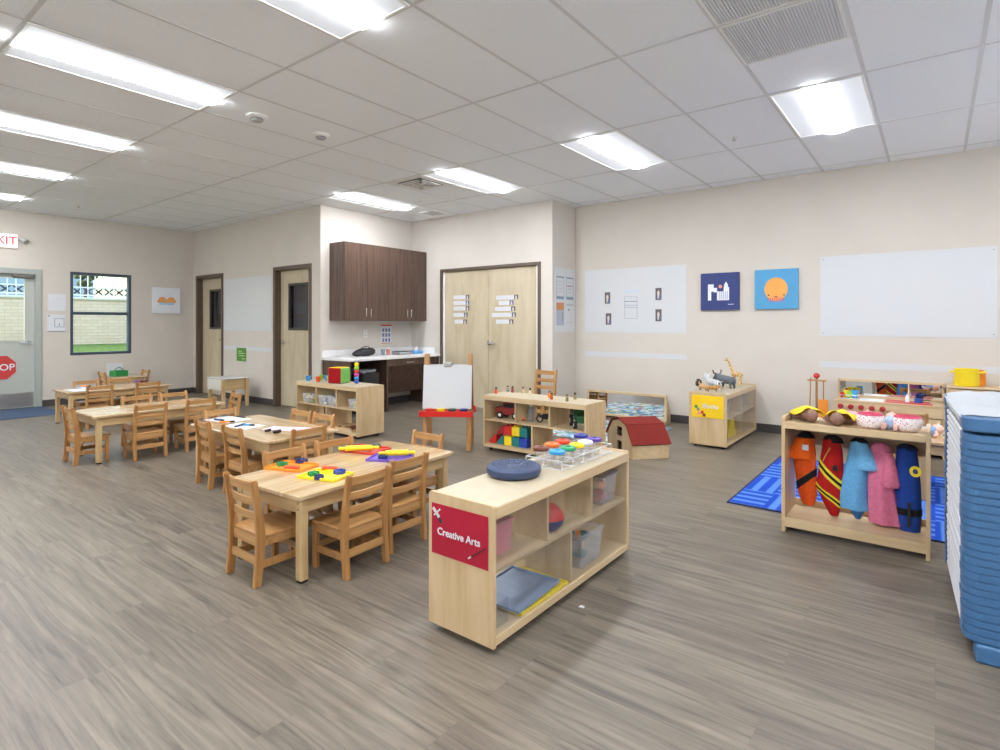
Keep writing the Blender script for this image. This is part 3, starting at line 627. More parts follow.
# green caddy
t = thing('art_caddy', 'green plastic caddy on the small table under the window', 'caddy', (-10.42, 3.42, TZ), .2)
cg = mat('caddy_green', (30, 130, 62), .45)
t.scale = (.7, .62, .85)
b = MB(); b.box(-.13, .13, -.15, .15, 0, .01, .003)
for (x0, x1, y0, y1) in ((-.13, -.122, -.15, .15), (.122, .13, -.15, .15), (-.122, .122, -.15, -.142), (-.122, .122, .142, .15), (-.004, .004, -.142, .142)): b.box(x0, x1, y0, y1, .01, .1, .002)
b.build('caddy_tub', cg, t)
b = MB(); b.tube([(0, -.12+.24*i/12, .1+.055*math.sin(PI*i/12)) for i in range(13)], .01); b.build('handle', cg, t)
t = thing('paper_stack', 'upright white papers standing behind the green caddy', 'papers', (-10.62, 3.42, TZ))
b = MB(); b.box(-.02, .0, -.1, .12, 0, .19, .002); b.build('sheets', paper, t)

# ------------------------------------------------------------------ shelving units
def unit(name, lab, cat, loc, rz, L, D, Z, upper, lower, acrylic=True, zb=.05, rim=.012, backp=False, group='wooden rolling shelf units'):
    """open shelf: local x = length, y = depth, front/clear side at y=0 looking to -y"""
    t = thing(name, lab, cat, loc, rz, group); th = .018
    for xx in (0, L-th):
        b = MB(); r = .012; zt = Z+rim
        pts = [(0, zb-.02), (D, zb-.02), (D, zt-r)]+[(D-r+r*math.cos(a_), zt-r+r*math.sin(a_)) for a_ in [PI/8*i for i in range(1, 5)]]+[(r-r*math.sin(a_), zt-r+r*math.cos(a_)) for a_ in [PI/8*i for i in range(0, 4)]]+[(0, zt-r)]
        b.prism(pts, xx, xx+th, 'X', .0015); b.build('side_panel', birch, t)
    MB().box(th, L-th, .004, D-.004, Z-.018, Z, .001).build('top_board', lam_top, t)
    MB().box(th, L-th, .004, D-.004, zb, zb+.018, .001).build('bottom_board', birch_x, t)
    zm = zb+.018+(Z-zb)*.46
    MB().box(th, L-th, .012, D-.01, zm, zm+.015, .001).build('shelf_board', birch_x, t)
    b = MB(); b.box(th, L-th, -.0, .014, Z-.048, Z-.002, .001); b.build('top_rail', birch_x, t)
    b = MB(); b.box(th, L-th, -.0, .014, zb-.012, zb+.02, .001); b.build('bottom_rail', birch_x, t)
    for k in range(1, upper): xx = L*k/upper; MB().box(xx-.008, xx+.008, .012, D-.01, zm+.015, Z-.018).build('divider', birch, t)
    for k in range(1, lower): xx = L*k/lower; MB().box(xx-.008, xx+.008, .012, D-.01, zb+.018, zm).build('divider', birch, t)
    if acrylic:
        MB().box(th+.002, L-th-.002, .006, .0095, zb+.02, Z-.03).build('clear_panel', acryl, t)
    if backp: MB().box(th, L-th, D-.01, D-.004, zb+.018, Z-.018).build('back_panel', birch, t)
    for xx in (.06, L-.06):
        for yy in (.05, D-.05):
            b = MB(); b.cap((xx-.009, yy, .022), (xx+.009, yy, .022), .022, .022, 16, False); b.box(xx-.012, xx+.012, yy-.01, yy+.018, .03, zb-.001); b.build('caster', rubber, t)
    return t, zb+.018, zm+.015
# creative arts shelf: clear side looks to +X  -> local x along +Y, local y along -X
cs, cz0, cz1 = unit('art_shelf', 'near wooden shelf on casters with red Creative Arts sign on its end', 'shelf', (-1.35, 1.705, 0), PI/2, 1.215, .352, .572, 3, 2, zb=.045, rim=.008)
sg = thing('art_sign', 'red Creative Arts sign on the end of the near shelf', 'sign', (-1.53, 1.7035, .43))
redsign = noisy('crimson_card', (176, 32, 56), (162, 26, 50), 5, .35)
MB().box(-.150, .155, -.002, 0, -.105, .105, .0005).build('sign_card', redsign, sg)
text('lettering', 'Creative Arts', .042, paper, sg, face_mat((0, -.003, -.008), '-Y'), bold=.0008)
b = MB(); b.bar((-.14, -.0035, .085), (-.105, -.0035, .05), .004, .012, 0); b.bar((-.1, -.0035, .085), (-.135, -.0035, .055), .004, .006, 0); b.build('brush_picture', paper, sg)
b = MB(); b.bar((-.12, -.0036, .06), (-.09, -.0036, .03), .003, .014, 0); b.build('brush_tip', mat('dark_slate', (50, 44, 56), .6), sg)
b = MB(); b.bar((.07, -.0035, -.07), (.145, -.0035, -.02), .003, .007, 0); b.build('pencil_picture', mat('dark_crimson', (96, 20, 34), .5), sg)
b = MB(); b.bar((.055, -.0036, -.08), (.07, -.0036, -.07), .003, .006, 0); b.build('pencil_tip', paper, sg)
# on top
t = thing('balance_disc', 'dark blue round bumpy cushion disc on top of the near shelf', 'disc', (-1.58, 2.15, .573))
bm_ = mat('slate_blue_rubber', (52, 66, 98), .5)
MB().lathe([(0, 0), (.10, 0), (.122, .006), (.130, .022), (.128, .038), (.118, .047), (.106, .048), (.04, .047), (.036, .043), (0, .043)], 48).build('disc_body', bm_, t, True)
b = MB()
for r_, k in ((.05, 12), (.063, 16), (.076, 20), (.089, 24), (.102, 28)):
    for i in range(k): a_ = 2*PI*i/k; b.lathe([(.0045, 0), (.003, .004), (0, .005)], 6, (r_*math.cos(a_), r_*math.sin(a_), .0472))
q = b.build('knobs', bm_, t); q['kind'] = 'stuff'
rk = thing('cup_rack', 'clear rack holding round paint cups on top of the near shelf', 'rack', (-1.533, 2.585, .573))
b = MB()
wirec = frosted('clear_wire', (235, 238, 242), .4)
for zz in (.004, .045):
    for sx in (-.105, .0, .105): b.cap((sx, -.25, zz), (sx, .27, zz), .003, .003, 6)
    for i in range(6): yy = -.25+i*.104; b.cap((-.105, yy, zz), (.105, yy, zz), .003, .003, 6)
for sx in (-.105, 0, .105):
    for i in range(6): yy = -.25+i*.104; b.cap((sx, yy, .004), (sx, yy, .045), .003, .003, 6)
b.build('rack_frame', wirec, rk)
mm_ = dict(zip(['brown', 'orange', 'red', 'navy blue', 'light blue', 'green', 'yellow', 'white', 'purple'], [brownp, mat('cup_orange', (232, 110, 40), .4), mat('cup_red', (226, 66, 40), .4), mat('cup_navy', (40, 50, 140), .4), skyb, mat('cup_green', (40, 150, 96), .4), yellow, mat('cup_white', (220, 224, 240), .4), mat('cup_purple', (92, 66, 160), .4)]))
for nm, X_, Y_ in (('brown', -1.587, 2.392), ('orange', -1.587, 2.497), ('red', -1.587, 2.602), ('navy blue', -1.587, 2.80), ('light blue', -1.479, 2.375), ('green', -1.479, 2.478), ('yellow', -1.479, 2.568), ('white', -1.479, 2.658), ('purple', -1.479, 2.758)):
    t = thing('paint_cup', 'clear paint cup with %s lid in the rack on the near shelf' % nm, 'paint cup', (X_, Y_, .5765), 0, 'paint cups on the near shelf')
    MB().lathe([(.0, .0), (.026, 0), (.034, .068)], 24).build('cup_body', clear('cup_clear_plastic', (250, 251, 253), 1.0, .1), t, True)
    MB().lathe([(0, .068), (.038, .068), (.041, .073), (.040, .082), (.034, .086), (.014, .086), (.012, .078), (0, .078)], 28).build('lid', mm_[nm], t, True)
# inside creative shelf  (world coords; shelf X -1.71..-1.335, Y 1.71..2.90)
def tub(name, lab, x, y, z, lx, ly, h, m, content=None, cm=None, rz=0, lid=None, group=None):
    t = thing(name, lab, 'bin', (x, y, z), rz, group); b = MB(); th = .003; k = .88
    prof = []
    t0 = bmesh.new()
    def ring(sx, sy, z_): return [t0.verts.new((a_*sx, c_*sy, z_)) for a_, c_ in ((-1, -1), (1, -1), (1, 1), (-1, 1))]
    R = [ring(lx/2*k, ly/2*k, 0), ring(lx/2, ly/2, h), ring(lx/2-th, ly/2-th, h), ring(lx/2*k-th, ly/2*k-th, th)]
    t0.faces.new(R[0][::-1]); t0.faces.new(R[3])
    for A_, B_ in zip(R, R[1:]):
        for i in range(4): t0.faces.new((A_[i], A_[(i+1) % 4], B_[(i+1) % 4], B_[i]))
    bmesh.ops.recalc_face_normals(t0, faces=t0.faces[:]); b._merge(t0)
    b.build('tub', m, t)
    b = MB(); b.box(-lx/2-.004, lx/2+.004, -ly/2-.004, -ly/2, h-.008, h).box(-lx/2-.004, lx/2+.004, ly/2, ly/2+.004, h-.008, h).box(-lx/2-.004, -lx/2, -ly/2, ly/2, h-.008, h).box(lx/2, lx/2+.004, -ly/2, ly/2, h-.008, h); b.build('rim', m, t)
    if content:
        rr = random.Random(hash(lab) % 99 if False else len(lab)); b = MB(); n_ = content
        for i in range(n_):
            px_, py_, pz_ = (rr.random()-.5)*lx*.7, (rr.random()-.5)*ly*.7, .012+rr.random()*h*.72
            b.mi = i % len(cm); b.ell((px_, py_, pz_), lx*.14, ly*.14, lx*.10, 8, (rr.random()*3, 'Z'))
        o = b.build('loose_pieces', cm, t); o['kind'] = 'stuff'
    if lid: MB().box(-lx/2-.006, lx/2+.006, -ly/2-.006, ly/2+.006, h, h+.012, .003).build('lid', lid, t)
    return t
cloud = frosted('cloudy_plastic', (232, 234, 236), .24)
tub('storage_tub', 'pink tub in the upper left compartment of the near shelf', -1.53, 1.86, cz1, .2, .16, .14, frosted('pink_clear', (230, 150, 160), .7), 14, [pink, red])
tub('storage_tub', 'clear tub with dark lid in the upper right compartment of the near shelf', -1.50, 2.77, cz1, .22, .17, .15, cloud, 16, [redor, red, pink], lid=mat('charcoal_lid', (50, 50, 56), .5))
def bowl(lab, x, y, z, m, r=.075):
    tag(MB().lathe([(0, 0), (r*.5, 0), (r*.9, .03), (r, .055), (r*.96, .056), (r*.85, .032), (r*.46, .006), (0, .006)], 28).build('bowl', m, smooth=True, loc=(x, y, z)), lab, 'bowl', 'bowls in the near shelf')
bowl('blue bowl at the bottom of the nested pair in the near shelf', -1.44, 2.235, cz1, navy)
t = tag(MB().lathe([(0, .056), (.0375, .056), (.0675, .026), (.075, .001), (.072, 0), (.064, .024), (.034, .05), (0, .05)], 28).build('bowl', red, smooth=True, loc=(-1.44, 2.235, cz1+.0565)), 'red bowl turned over on the blue bowl in the near shelf', 'bowl', 'bowls in the near shelf')
def flat_tray(lab, x, y, z, m, lx, ly, rz):
    t = thing('flat_tray', lab, 'tray', (x, y, z), rz, 'flat trays in the near shelf'); MB().box(-lx/2, lx/2, -ly/2, ly/2, 0, .004, .002).build('tray_base', m, t)
    b = MB(); e = .006
    for q in ((-lx/2, lx/2, -ly/2, -ly/2+e), (-lx/2, lx/2, ly/2-e, ly/2), (-lx/2, -lx/2+e, -ly/2, ly/2), (lx/2-e, lx/2, -ly/2, ly/2)): b.box(*q, .003, .014, .002)
    b.build('tray_rim', m, t)
flat_tray('yellow flat tray under the blue-grey ones on the bottom of the near shelf', -1.50, 2.10, cz0, yellow, .27, .38, .0)
flat_tray('blue-grey flat tray on the bottom of the near shelf', -1.515, 2.07, cz0+.0145, mat('blue_grey_tray', (128, 148, 176), .3), .27, .36, .05)
t = thing('acrylic_box', 'small clear acrylic box on the bottom left of the near shelf', 'box', (-1.45, 1.80, cz0))
b = MB(); b.box(-.06, .06, -.055, -.052, 0, .1).box(-.06, .06, .052, .055, 0, .1).box(-.06, -.057, -.052, .052, 0, .1).box(.057, .06, -.052, .052, 0, .1).box(-.06, .06, -.052, .052, 0, .003); b.build('box_walls', acryl, t)
tub('storage_tub', 'clear tub of mixed supplies in the lower right compartment of the near shelf', -1.50, 2.56, cz0, .24, .22, .17, cloud, 14, [grey, teal, orange])

# yellow sign shelf: clear side +X
ys, yz0, yz1 = unit('block_shelf', 'wooden shelf with yellow sign and toy animals on top, against the right wall', 'shelf', (-1.675, 5.93, 0), PI/2, 1.19, .385, .56, 2, 2, zb=.045)
sg = thing('block_sign', 'yellow Blocks sign on the end of the shelf with the toy animals', 'sign', (-1.868, 5.9285, .43)); sg.scale = (1.04, 1, 1.1)
MB().box(-.155, .155, -.002, 0, -.11, .10, .0005).build('sign_card', noisy('sign_yellow', (240, 196, 20), (244, 206, 40), 5, .5), sg)
text('lettering', 'Blocks', .06, paper, sg, face_mat((.03, -.003, -.0), '-Y'), bold=.0008)
for i, (dx, dz, m_) in enumerate(((-.11, -.01, green), (-.09, -.035, grey), (-.085, -.07, pink), (-.05, -.06, red), (-.03, -.085, mat('maroon', (120, 20, 30), .5)))):
    MB().box(dx-.014, dx+.014, -.004, -.002, dz-.014, dz+.014, .001).build('block_picture', m_, sg)
t = thing('toy_blocks_box', 'red and yellow toy pieces on the lower shelf under the toy animals', 'toy', (-1.86, 6.34, yz0))
b = MB(); b.prism([(-.15, 0), (.16, 0), (.1, .19), (-.05, .2)], -.05, .12, 'X', .004); b.build('yellow_piece', yellow, t)
b = MB(); b.prism([(-.3, 0), (-.16, 0), (-.2, .17), (-.3, .17)], .0, .13, 'X', .004); b.build('red_piece', red, t)
tub('storage_tub', 'cloudy tub on the upper shelf under the toy animals, near end', -1.87, 6.22, yz1, .24, .3, .15, cloud, 14, [grey, white])
tub('storage_tub', 'cloudy tub on the upper shelf under the toy animals, wall end', -1.87, 6.8, yz1, .24, .3, .15, cloud, 14, [pink, white, grey])

# left toy shelf: opening toward -Y : local x along +X, local y +Y
tsf, tz0, tz1 = unit('toy_shelf', 'wooden shelf with soft cube and coloured cups on top, before the dark counter', 'shelf', (-6.23, 3.95, 0), 0, 1.18, .385, .58, 3, 2, acrylic=False, rim=.0)
ms, mz0, mz1 = unit('block_play_shelf', 'wooden shelf in the middle with little figures on top and brick toys inside', 'shelf', (-3.65, 4.44, 0), 0, 1.185, .385, .56, 3, 2, acrylic=False, rim=0)

# on the toy shelf
zt = .581
for i, (xx, yy, m_, nm) in enumerate(((-6.11, 4.04, skyb, 'light blue'), (-6.08, 4.2, lime, 'lime green'), (-5.92, 4.05, redor, 'red'), (-5.99, 4.22, skyb, 'blue'), (-5.86, 4.17, yellow, 'yellow'))):
    tag(MB().lathe([(0, 0), (.024, 0), (.032, .06), (.034, .062), (.030, .062), (.022, .003), (0, .003)], 22).build('cup', m_, smooth=True, loc=(xx, yy, zt)), nm+' plastic cup on the toy shelf'+(' at the left end' if i == 0 else ', beside the soft cube' if i == 4 else ''), 'cup', 'cups on the toy shelf')
t = thing('soft_cube', 'soft fabric cube with red, green and yellow sides on the toy shelf', 'soft cube', (-5.63, 4.14, zt), .30)
def cubeface(nm, m_, ax, sgn):
    b = MB(); a = .09; e = .012
    r = [-a, a, -a, a, .002, 2*a+.002]; i = 'XYZ'.index(ax)*2
    if ax == 'Z': r[4], r[5] = (2*a-.02, 2*a+.006) if sgn > 0 else (0, .02)
    else: r[i], r[i+1] = (a-.02, a+.006) if sgn > 0 else (-a-.006, -a+.02)
    b.box(*r, .016, 4); b.build(nm, m_, t, True)
cl = lambda n, c: noisy(n, c, tuple(max(0, v-12) for v in c), 60, .9)
cubeface('top_side', cl('felt_yellow', (222, 180, 30)), 'Z', 1); cubeface('bottom_side', cl('felt_blue', (50, 90, 190)), 'Z', -1)
cubeface('front_side', cl('felt_red', (160, 18, 26)), 'Y', -1); cubeface('right_side', cl('felt_green', (120, 184, 96)), 'X', 1); cubeface('left_side', cl('felt_yellow2', (222, 186, 40)), 'X', -1); cubeface('back_side', cl('felt_orange', (235, 130, 50)), 'Y', 1)
t = thing('stacking_tower', 'tower of coloured balls stacked on the right end of the toy shelf', 'toy', (-5.38, 4.20, zt)); t.scale = (1.1, 1.1, 1.1)
z_ = 0
for m_, r_ in ((blue, .026), (skyb, .025), (mat('magenta_plastic', (200, 60, 150), .4), .026), (red, .026), (lime, .026), (yellow, .026)):
    MB().ell((0, 0, z_+r_*.85), r_, r_, r_*.9, 18).build('ball', m_, t, True); z_ += r_*1.42
# tubs on its upper shelf
tcl = [yellow, lime, white, blue]
for i, xx in enumerate((-6.05, -5.73, -5.55, -5.16)):
    tub('storage_tub', ['clear tub in the left upper compartment of the toy shelf', 'left clear tub in the middle compartment of the toy shelf', 'right clear tub in the middle compartment of the toy shelf', 'clear tub in the right upper compartment of the toy shelf'][i], xx, 4.08, tz1, .15, .22, .11, cloud, 16, [tcl[(i+k) % 4] for k in range(3)], group='tubs in the toy shelf')
t = thing('wooden_tray', 'shallow wooden tray of toys on the bottom of the toy shelf', 'tray', (-5.40, 4.10, tz0))
b = MB(); b.box(-.24, .24, -.14, .14, 0, .008, .002)
for q in ((-.24, .24, -.14, -.13), (-.24, .24, .13, .14), (-.24, -.23, -.13, .13), (.23, .24, -.13, .13)): b.box(*q, .008, .03, .002)
b.build('tray_body', birch_x, t)
tag(MB().lathe([(0, 0), (.035, 0), (.055, .035), (.05, .035), (.03, .005), (0, .005)], 22).build('bowl', brownp, smooth=True, loc=(-5.27, 4.08, tz0+.008)), 'small brown bowl on the wooden tray of the toy shelf', 'bowl')
for i, xx in enumerate((-5.52, -5.42)): tag(MB().box(-.03, .03, -.02, .02, 0, .02, .004).build('wooden_block', honey_x, loc=(xx, 4.05+.04*i, tz0+.008)), ['left', 'right'][i]+' small wooden block on the tray of the toy shelf', 'block')

# on the middle shelf: little people
figs = [(496.5, 391, redor, 'red'), (508, 388.5, grey, 'grey'), (512.5, 391.5, mat('fig_maroon', (150, 60, 60), .5), 'maroon'), (525, 392, mat('fig_tan', (214, 180, 140), .5), 'tan'), (530, 393.5, mat('fig_cream', (226, 206, 170), .5), 'cream'), (549.5, 397, orange, 'orange'), (551.5, 398.5, mat('fig_rust', (180, 80, 40), .5), 'rust'), (567, 400.5, mat('fig_olive', (130, 120, 80), .5), 'olive'), (575, 398.5, mat('fig_moss', (150, 140, 96), .5), 'khaki')]
for i, (px, py, m_, nm) in enumerate(figs):
    x, y = put(px, py+1, .56); x = min(max(x, -3.60), -2.52); y = min(max(y, 4.47), 4.79)
    if i == 0: x, y = -3.61, 4.60
    t = thing('peg_figure', 'tiny %s standing figure on top of the middle shelf' % nm, 'figure', (x, y, .561), 0, 'little figures on the middle shelf')
    MB().lathe([(0, 0), (.014, 0), (.016, .01), (.013, .035), (.008, .043), (0, .043)], 16).build('body', m_, t, True)
    b = MB(); b.ell((0, 0, .052), .0115, .0115, .0125, 14); b.build('head', mat('fig_skin', (214, 168, 130), .5) if i % 2 else brownp, t, True)
    b = MB(); b.lathe([(.0118, .053), (.0115, .06), (.007, .066), (0, .067)], 14); b.build('hair', mat('fig_hair', (60, 40, 30), .6), t, True)
# toy vehicles
def wheel(b, x, y, r, wd): b.cap((x, y-wd/2, r), (x, y+wd/2, r), r, r, 18, False)
t = thing('toy_truck', 'red toy truck in the upper left compartment of the middle shelf', 'toy truck', (-3.437, 4.63, mz1), .1)
rt = mat('truck_red', (140, 40, 34), .4)
b = MB(); b.prism([(-.15, .04), (.15, .04), (.15, .1), (.1, .105), (.07, .17), (-.06, .17), (-.07, .11), (-.15, .11)], -.07, .07, 'Y', .008); b.build('truck_body', rt, t)
b = MB(); b.box(-.05, .07, -.072, .072, .115, .155, .004); b.build('cab_window', black, t)
for sx in (-.09, .09):
    for sy in (-.062, .062):
        b = MB(); wheel(b, sx, sy, .038, .03); w_ = b.build('wheel', rubber, t); b = MB(); b.cap((sx, sy+(.016 if sy > 0 else -.016), .038), (sx, sy+(.018 if sy > 0 else -.018), .038), .017, .017, 14, False); b.build('hubcap', white, w_)
t = thing('toy_tractor', 'green toy tractor in the upper right compartment of the middle shelf', 'toy tractor', (-2.63, 4.63, mz1), -.9)
gt = mat('tractor_green', (40, 100, 60), .4)
b = MB(); b.box(-.11, .12, -.045, .045, .05, .12, .01).box(-.11, .0, -.06, .06, .1, .19, .012); b.build('tractor_body', gt, t)
for (sx, sy, r_) in ((-.07, -.075, .055), (-.07, .075, .055), (.09, -.06, .035), (.09, .06, .035)):
    b = MB(); wheel(b, sx, sy, r_, .03); w_ = b.build('wheel', rubber, t); b = MB(); b.cap((sx, sy-.017, r_), (sx, sy+.017, r_), r_*.45, r_*.45, 14, False); b.build('hubcap', white, w_)
t = thing('toy_motorcycle', 'black toy motorcycle in the middle compartment of the middle shelf', 'toy motorcycle', (-3.002, 4.61, mz1), .15)
b = MB(); b.tube([(-.06, 0, .06), (-.01, 0, .08), (.05, 0, .085), (.065, 0, .12)], .009); b.ell((.0, 0, .075), .04, .016, .02); b.box(-.03, .02, -.013, .013, .035, .07, .004); b.build('bike_frame', black, t)
for sx in (-.065, .07): b = MB(); b.lathe([(.026, -.008), (.036, -.008), (.036, .008), (.026, .008), (.026, -.008)], 20, (sx, 0, .036), mat_=lambda v: Vector((v.x, v.z, v.y))); b.build('wheel', rubber, t)
MB().cap((.065, -.035, .12), (.065, .035, .12), .005, .005, 8).build('handlebar', chrome, t)
t = thing('toy_knight', 'grey and white toy figure beside the motorcycle on the middle shelf', 'figure', (-3.161, 4.59, mz1))
b = MB(); b.cap((-.015, 0, .012), (-.01, 0, .07), .012, .014); b.cap((.015, 0, .012), (.01, 0, .07), .012, .014); b.cap((0, 0, .07), (0, 0, .12), .022, .024); b.cap((-.025, 0, .12), (-.04, -.01, .075), .01, .008); b.cap((.025, 0, .12), (.04, -.01, .08), .01, .008); b.ell((0, 0, .155), .02, .02, .022); b.build('body', grey, t, remesh=.004)
MB().lathe([(0, .185), (.012, .183), (.023, .165), (.0235, .15), (.021, .15), (0, .17)], 16).build('helmet', white, t, True)
tag(MB().ell((0, 0, .02), .04, .025, .02, 14).build('toy_car', redor, smooth=True, loc=(-3.267, 4.57, mz1)), 'small orange-red toy lump left in the middle compartment of the middle shelf', 'toy')
# brick toys
def brick(x, z, m_, lab, w_=.094, h=.09, slope=0):
    t = thing('toy_brick', lab, 'toy brick', (-3.575+(x+3.36)/.09*.0955, 4.56, z), 0, 'large toy bricks in the middle shelf'); b = MB()
    if slope: b.prism([(-w_/2+.001, 0), (w_/2-.001, 0), (w_/2-.001, h-.001), (w_/2-.02, h-.001), (-w_/2+.001, .015)] if slope > 0 else [(-w_/2+.001, 0), (w_/2-.001, 0), (w_/2-.001, .015), (-w_/2+.02, h-.001), (-w_/2+.001, h-.001)], -.06, .06, 'Y', .002)
    else: b.box(-w_/2+.001, w_/2-.001, -.06, .06, 0, h-.001, .003)
    b.build('brick_body', m_, t)
    if not slope:
        for sx in (-.02, .02):
            for sy in (-.03, .03): MB().lathe([(0, h-.001), (.013, h-.001), (.012, h+.013), (0, h+.013)], 14, (sx, sy, 0)).build('stud', m_, t, True)
bk = [(-3.36, 0, mat('brick_red', (200, 40, 40), .4), 'red sloped brick at the left end of the brick row', 1), (-3.27, 0, teal, 'teal brick with sloped side in the bottom brick row', 1), (-3.18, 0, yellow, 'yellow brick in the bottom row', 0), (-3.09, 0, teal, 'teal brick in the bottom row under the yellow one', 0), (-3.0, 0, blue, 'blue brick at the right end of the bottom row', 0),
      (-3.27, 1, mat('brick_dark_red', (150, 34, 44), .4), 'dark red sloped brick in the upper row', 1), (-3.18, 1, MATS['brick_red'], 'red brick in the upper row', 0), (-3.09, 1, yellow, 'yellow brick in the upper row', 0), (-3.0, 1, teal, 'teal brick in the upper row', 0)]
for (x, lv, m_, nm, sl) in bk: brick(x, mz0+lv*.1035, m_, nm+' of the middle shelf', slope=sl)
t = thing('toy_race_car', 'white and red toy car on the bottom right of the middle shelf', 'toy car', (-2.789, 4.63, mz0), .2)
b = MB(); b.prism([(-.13, .02), (.14, .02), (.14, .04), (.05, .06), (.02, .085), (-.06, .085), (-.1, .06), (-.13, .06)], -.05, .05, 'Y', .006); b.build('car_body', mat('car_silver', (200, 208, 214), .3), t)
b = MB(); b.box(-.055, .03, -.051, .051, .058, .078, .002); b.build('cab_window', navy, t)
for sx in (-.085, .09):
    for sy in (-.05, .05): b = MB(); wheel(b, sx, sy, .026, .018); b.build('wheel', mat('wheel_red', (150, 30, 40), .4) if sx < 0 else rubber, t)

# ------------------------------------------------------------------ easel
t = thing('easel', 'white paper easel with red paint tray between the counter and the middle shelf', 'easel', (-3.94, 4.21, 0), .60)
for s_ in (-1, 1):
    for k in (-1, 1): MB().bar((s_*.225, k*.17+.12, 0), (s_*.225, k*.02+.12, .97), .045, .022, .003).build('leg', honey, t)
for k in (-1, 1):
    def fy(z_): return .12+k*(.17-.15*z_/.97)
    b = MB(); o_ = k*.016
    b.prism([(fy(.42)+o_, .42), (fy(.42)+o_+k*.008, .42), (fy(.86)+o_+k*.008, .86), (fy(.86)+o_, .86)], -.25, .25, 'X'); b.build('drawing_board', board, t)
    tr = MB(); y0, y1 = sorted((fy(.38)+k*.0, fy(.38)+k*.1))
    tr.box(-.27, .27, y0, y1, .35, .362, .002); ye = y0 if k < 0 else y1
    tr.box(-.27, .27, ye-.008 if k < 0 else ye, ye if k < 0 else ye+.008, .35, .405, .002); tr.box(-.27, -.26, y0, y1, .35, .405, .002).box(.26, .27, y0, y1, .35, .405, .002)
    tray_ = tr.build('paint_tray', mat('easel_red', (214, 38, 30), .35), t)
    MB().box(-.04, .04, min(fy(.86)+k*.01, fy(.86)+k*.035), max(fy(.86)+k*.01, fy(.86)+k*.035), .84, .885, .003).build('paper_clip', steel, t)
MB().cap((-.225, .12, .5), (.225, .12, .5), .012, .012, 10).build('spreader', honey_x, t)
for i, (m_, nm) in enumerate(((red, 'red'), (yellow, 'yellow'), (mat('dark_green_cup', (40, 80, 70), .4), 'dark green'), (navy, 'blue'))):
    tag(MB().lathe([(0, 0), (.035, 0), (.038, .05), (.043, .052), (.043, .062), (.02, .066), (0, .066)], 20).build('paint_pot', m_, smooth=True, loc=(-3.94+(-.17+i*.115)*math.cos(.60)+.048*math.sin(.60), 4.21+(-.17+i*.115)*math.sin(.60)-.048*math.cos(.60), .363)), nm+' paint pot in the red easel tray', 'paint pot', 'paint pots in the easel tray')

# ------------------------------------------------------------------ white drawing table near the doors
t = thing('sensory_table', 'small white-topped box table with wooden legs between the two brown-framed doors', 'table', (-8.77, 4.37, 0))
b = MB(); b.prism([(-.26, .30), (-.23, .26), (.19, .26), (.19, .43), (-.26, .43)], -.2, .2, 'Y', .008); b.build('tub', mat('off_white_tub', (214, 211, 198), .4), t)
MB().box(-.265, .255, -.205, .205, .43, .45, .008).build('lid', mat('lid_white', (205, 205, 204), .25), t)
MB().box(.20, .22, -.16, .16, .26, .43, .002).build('end_panel', apron_y, t)
for sx, x_ in ((-1, -.20), (1, .225)):
    for sy in (-1, 1): MB().box(x_-.025, x_+.025, sy*.185-.022, sy*.185+.022, 0, .26 if sx < 0 else .43, .004).build('leg', leg_m, t)

# ------------------------------------------------------------------ counter and wall cabinets
cb = thing('wall_cabinet', 'dark walnut wall cabinet with four doors above the counter', 'cabinet', (XK, 4.95, 1.33)); CL = 1.62; CD = .36; CH = 1.125
MB().box(0, CD-.02, 0, CL-.001, 0, CH).build('cabinet_body', dark, cb)
for k in range(4):
    y0 = .003+k*(CL-.006)/4; y1 = y0+(CL-.006)/4-.003
    dr = MB().box(CD-.019, CD, y0, y1, .002, CH-.002, .001).build('cabinet_door', dark, cb)
    hy = y1-.04 if k % 2 == 0 else y0+.04
    b = MB(); b.cap((CD+.028, hy, .06), (CD+.028, hy, .17), .005, .005, 10); b.cap((CD, hy, .075), (CD+.028, hy, .075), .004, .004, 8); b.cap((CD, hy, .155), (CD+.028, hy, .155), .004, .004, 8); b.build('handle', chrome, dr, True)
ct = thing('counter', 'white countertop on dark walnut panels below the wall cabinet', 'counter', (XK, YD+.015, 0)); LY = YC-YD-.02
quartz = noisy('white_laminate', (226, 226, 226), (232, 232, 231), 30, .3)
b = MB(); b.box(.002, .68, 0, LY, .765, .80, .004); b.build('countertop', quartz, ct)
MB().box(.002, .02, 0, LY, .8, .9, .003).build('backsplash', quartz, ct)
MB().box(.02, .55, LY-.016, LY, .8, .9, .003).build('backsplash', quartz, ct)
for (y0, y1, x1) in ((.012, .03, .64), (.66, .69, .64), (LY-.03, LY-.005, .64)): MB().box(.012, x1, y0, y1, 0, .765).build('end_panel', dark, ct)
MB().box(.61, .63, .69, LY-.03, .66, .765).build('apron', dark, ct)
b = MB(); b.prism([(.56, .66), (.575, .66), (.35, .22), (.335, .22)], .72, LY-.06, 'Y'); b.build('pipe_cover_panel', dark, ct)
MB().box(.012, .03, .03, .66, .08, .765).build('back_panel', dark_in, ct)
b = MB(); b.cap((.64, 1.05, .7), (.64, 1.2, .7), .006, .006, 8); b.build('handle', steel, ct)
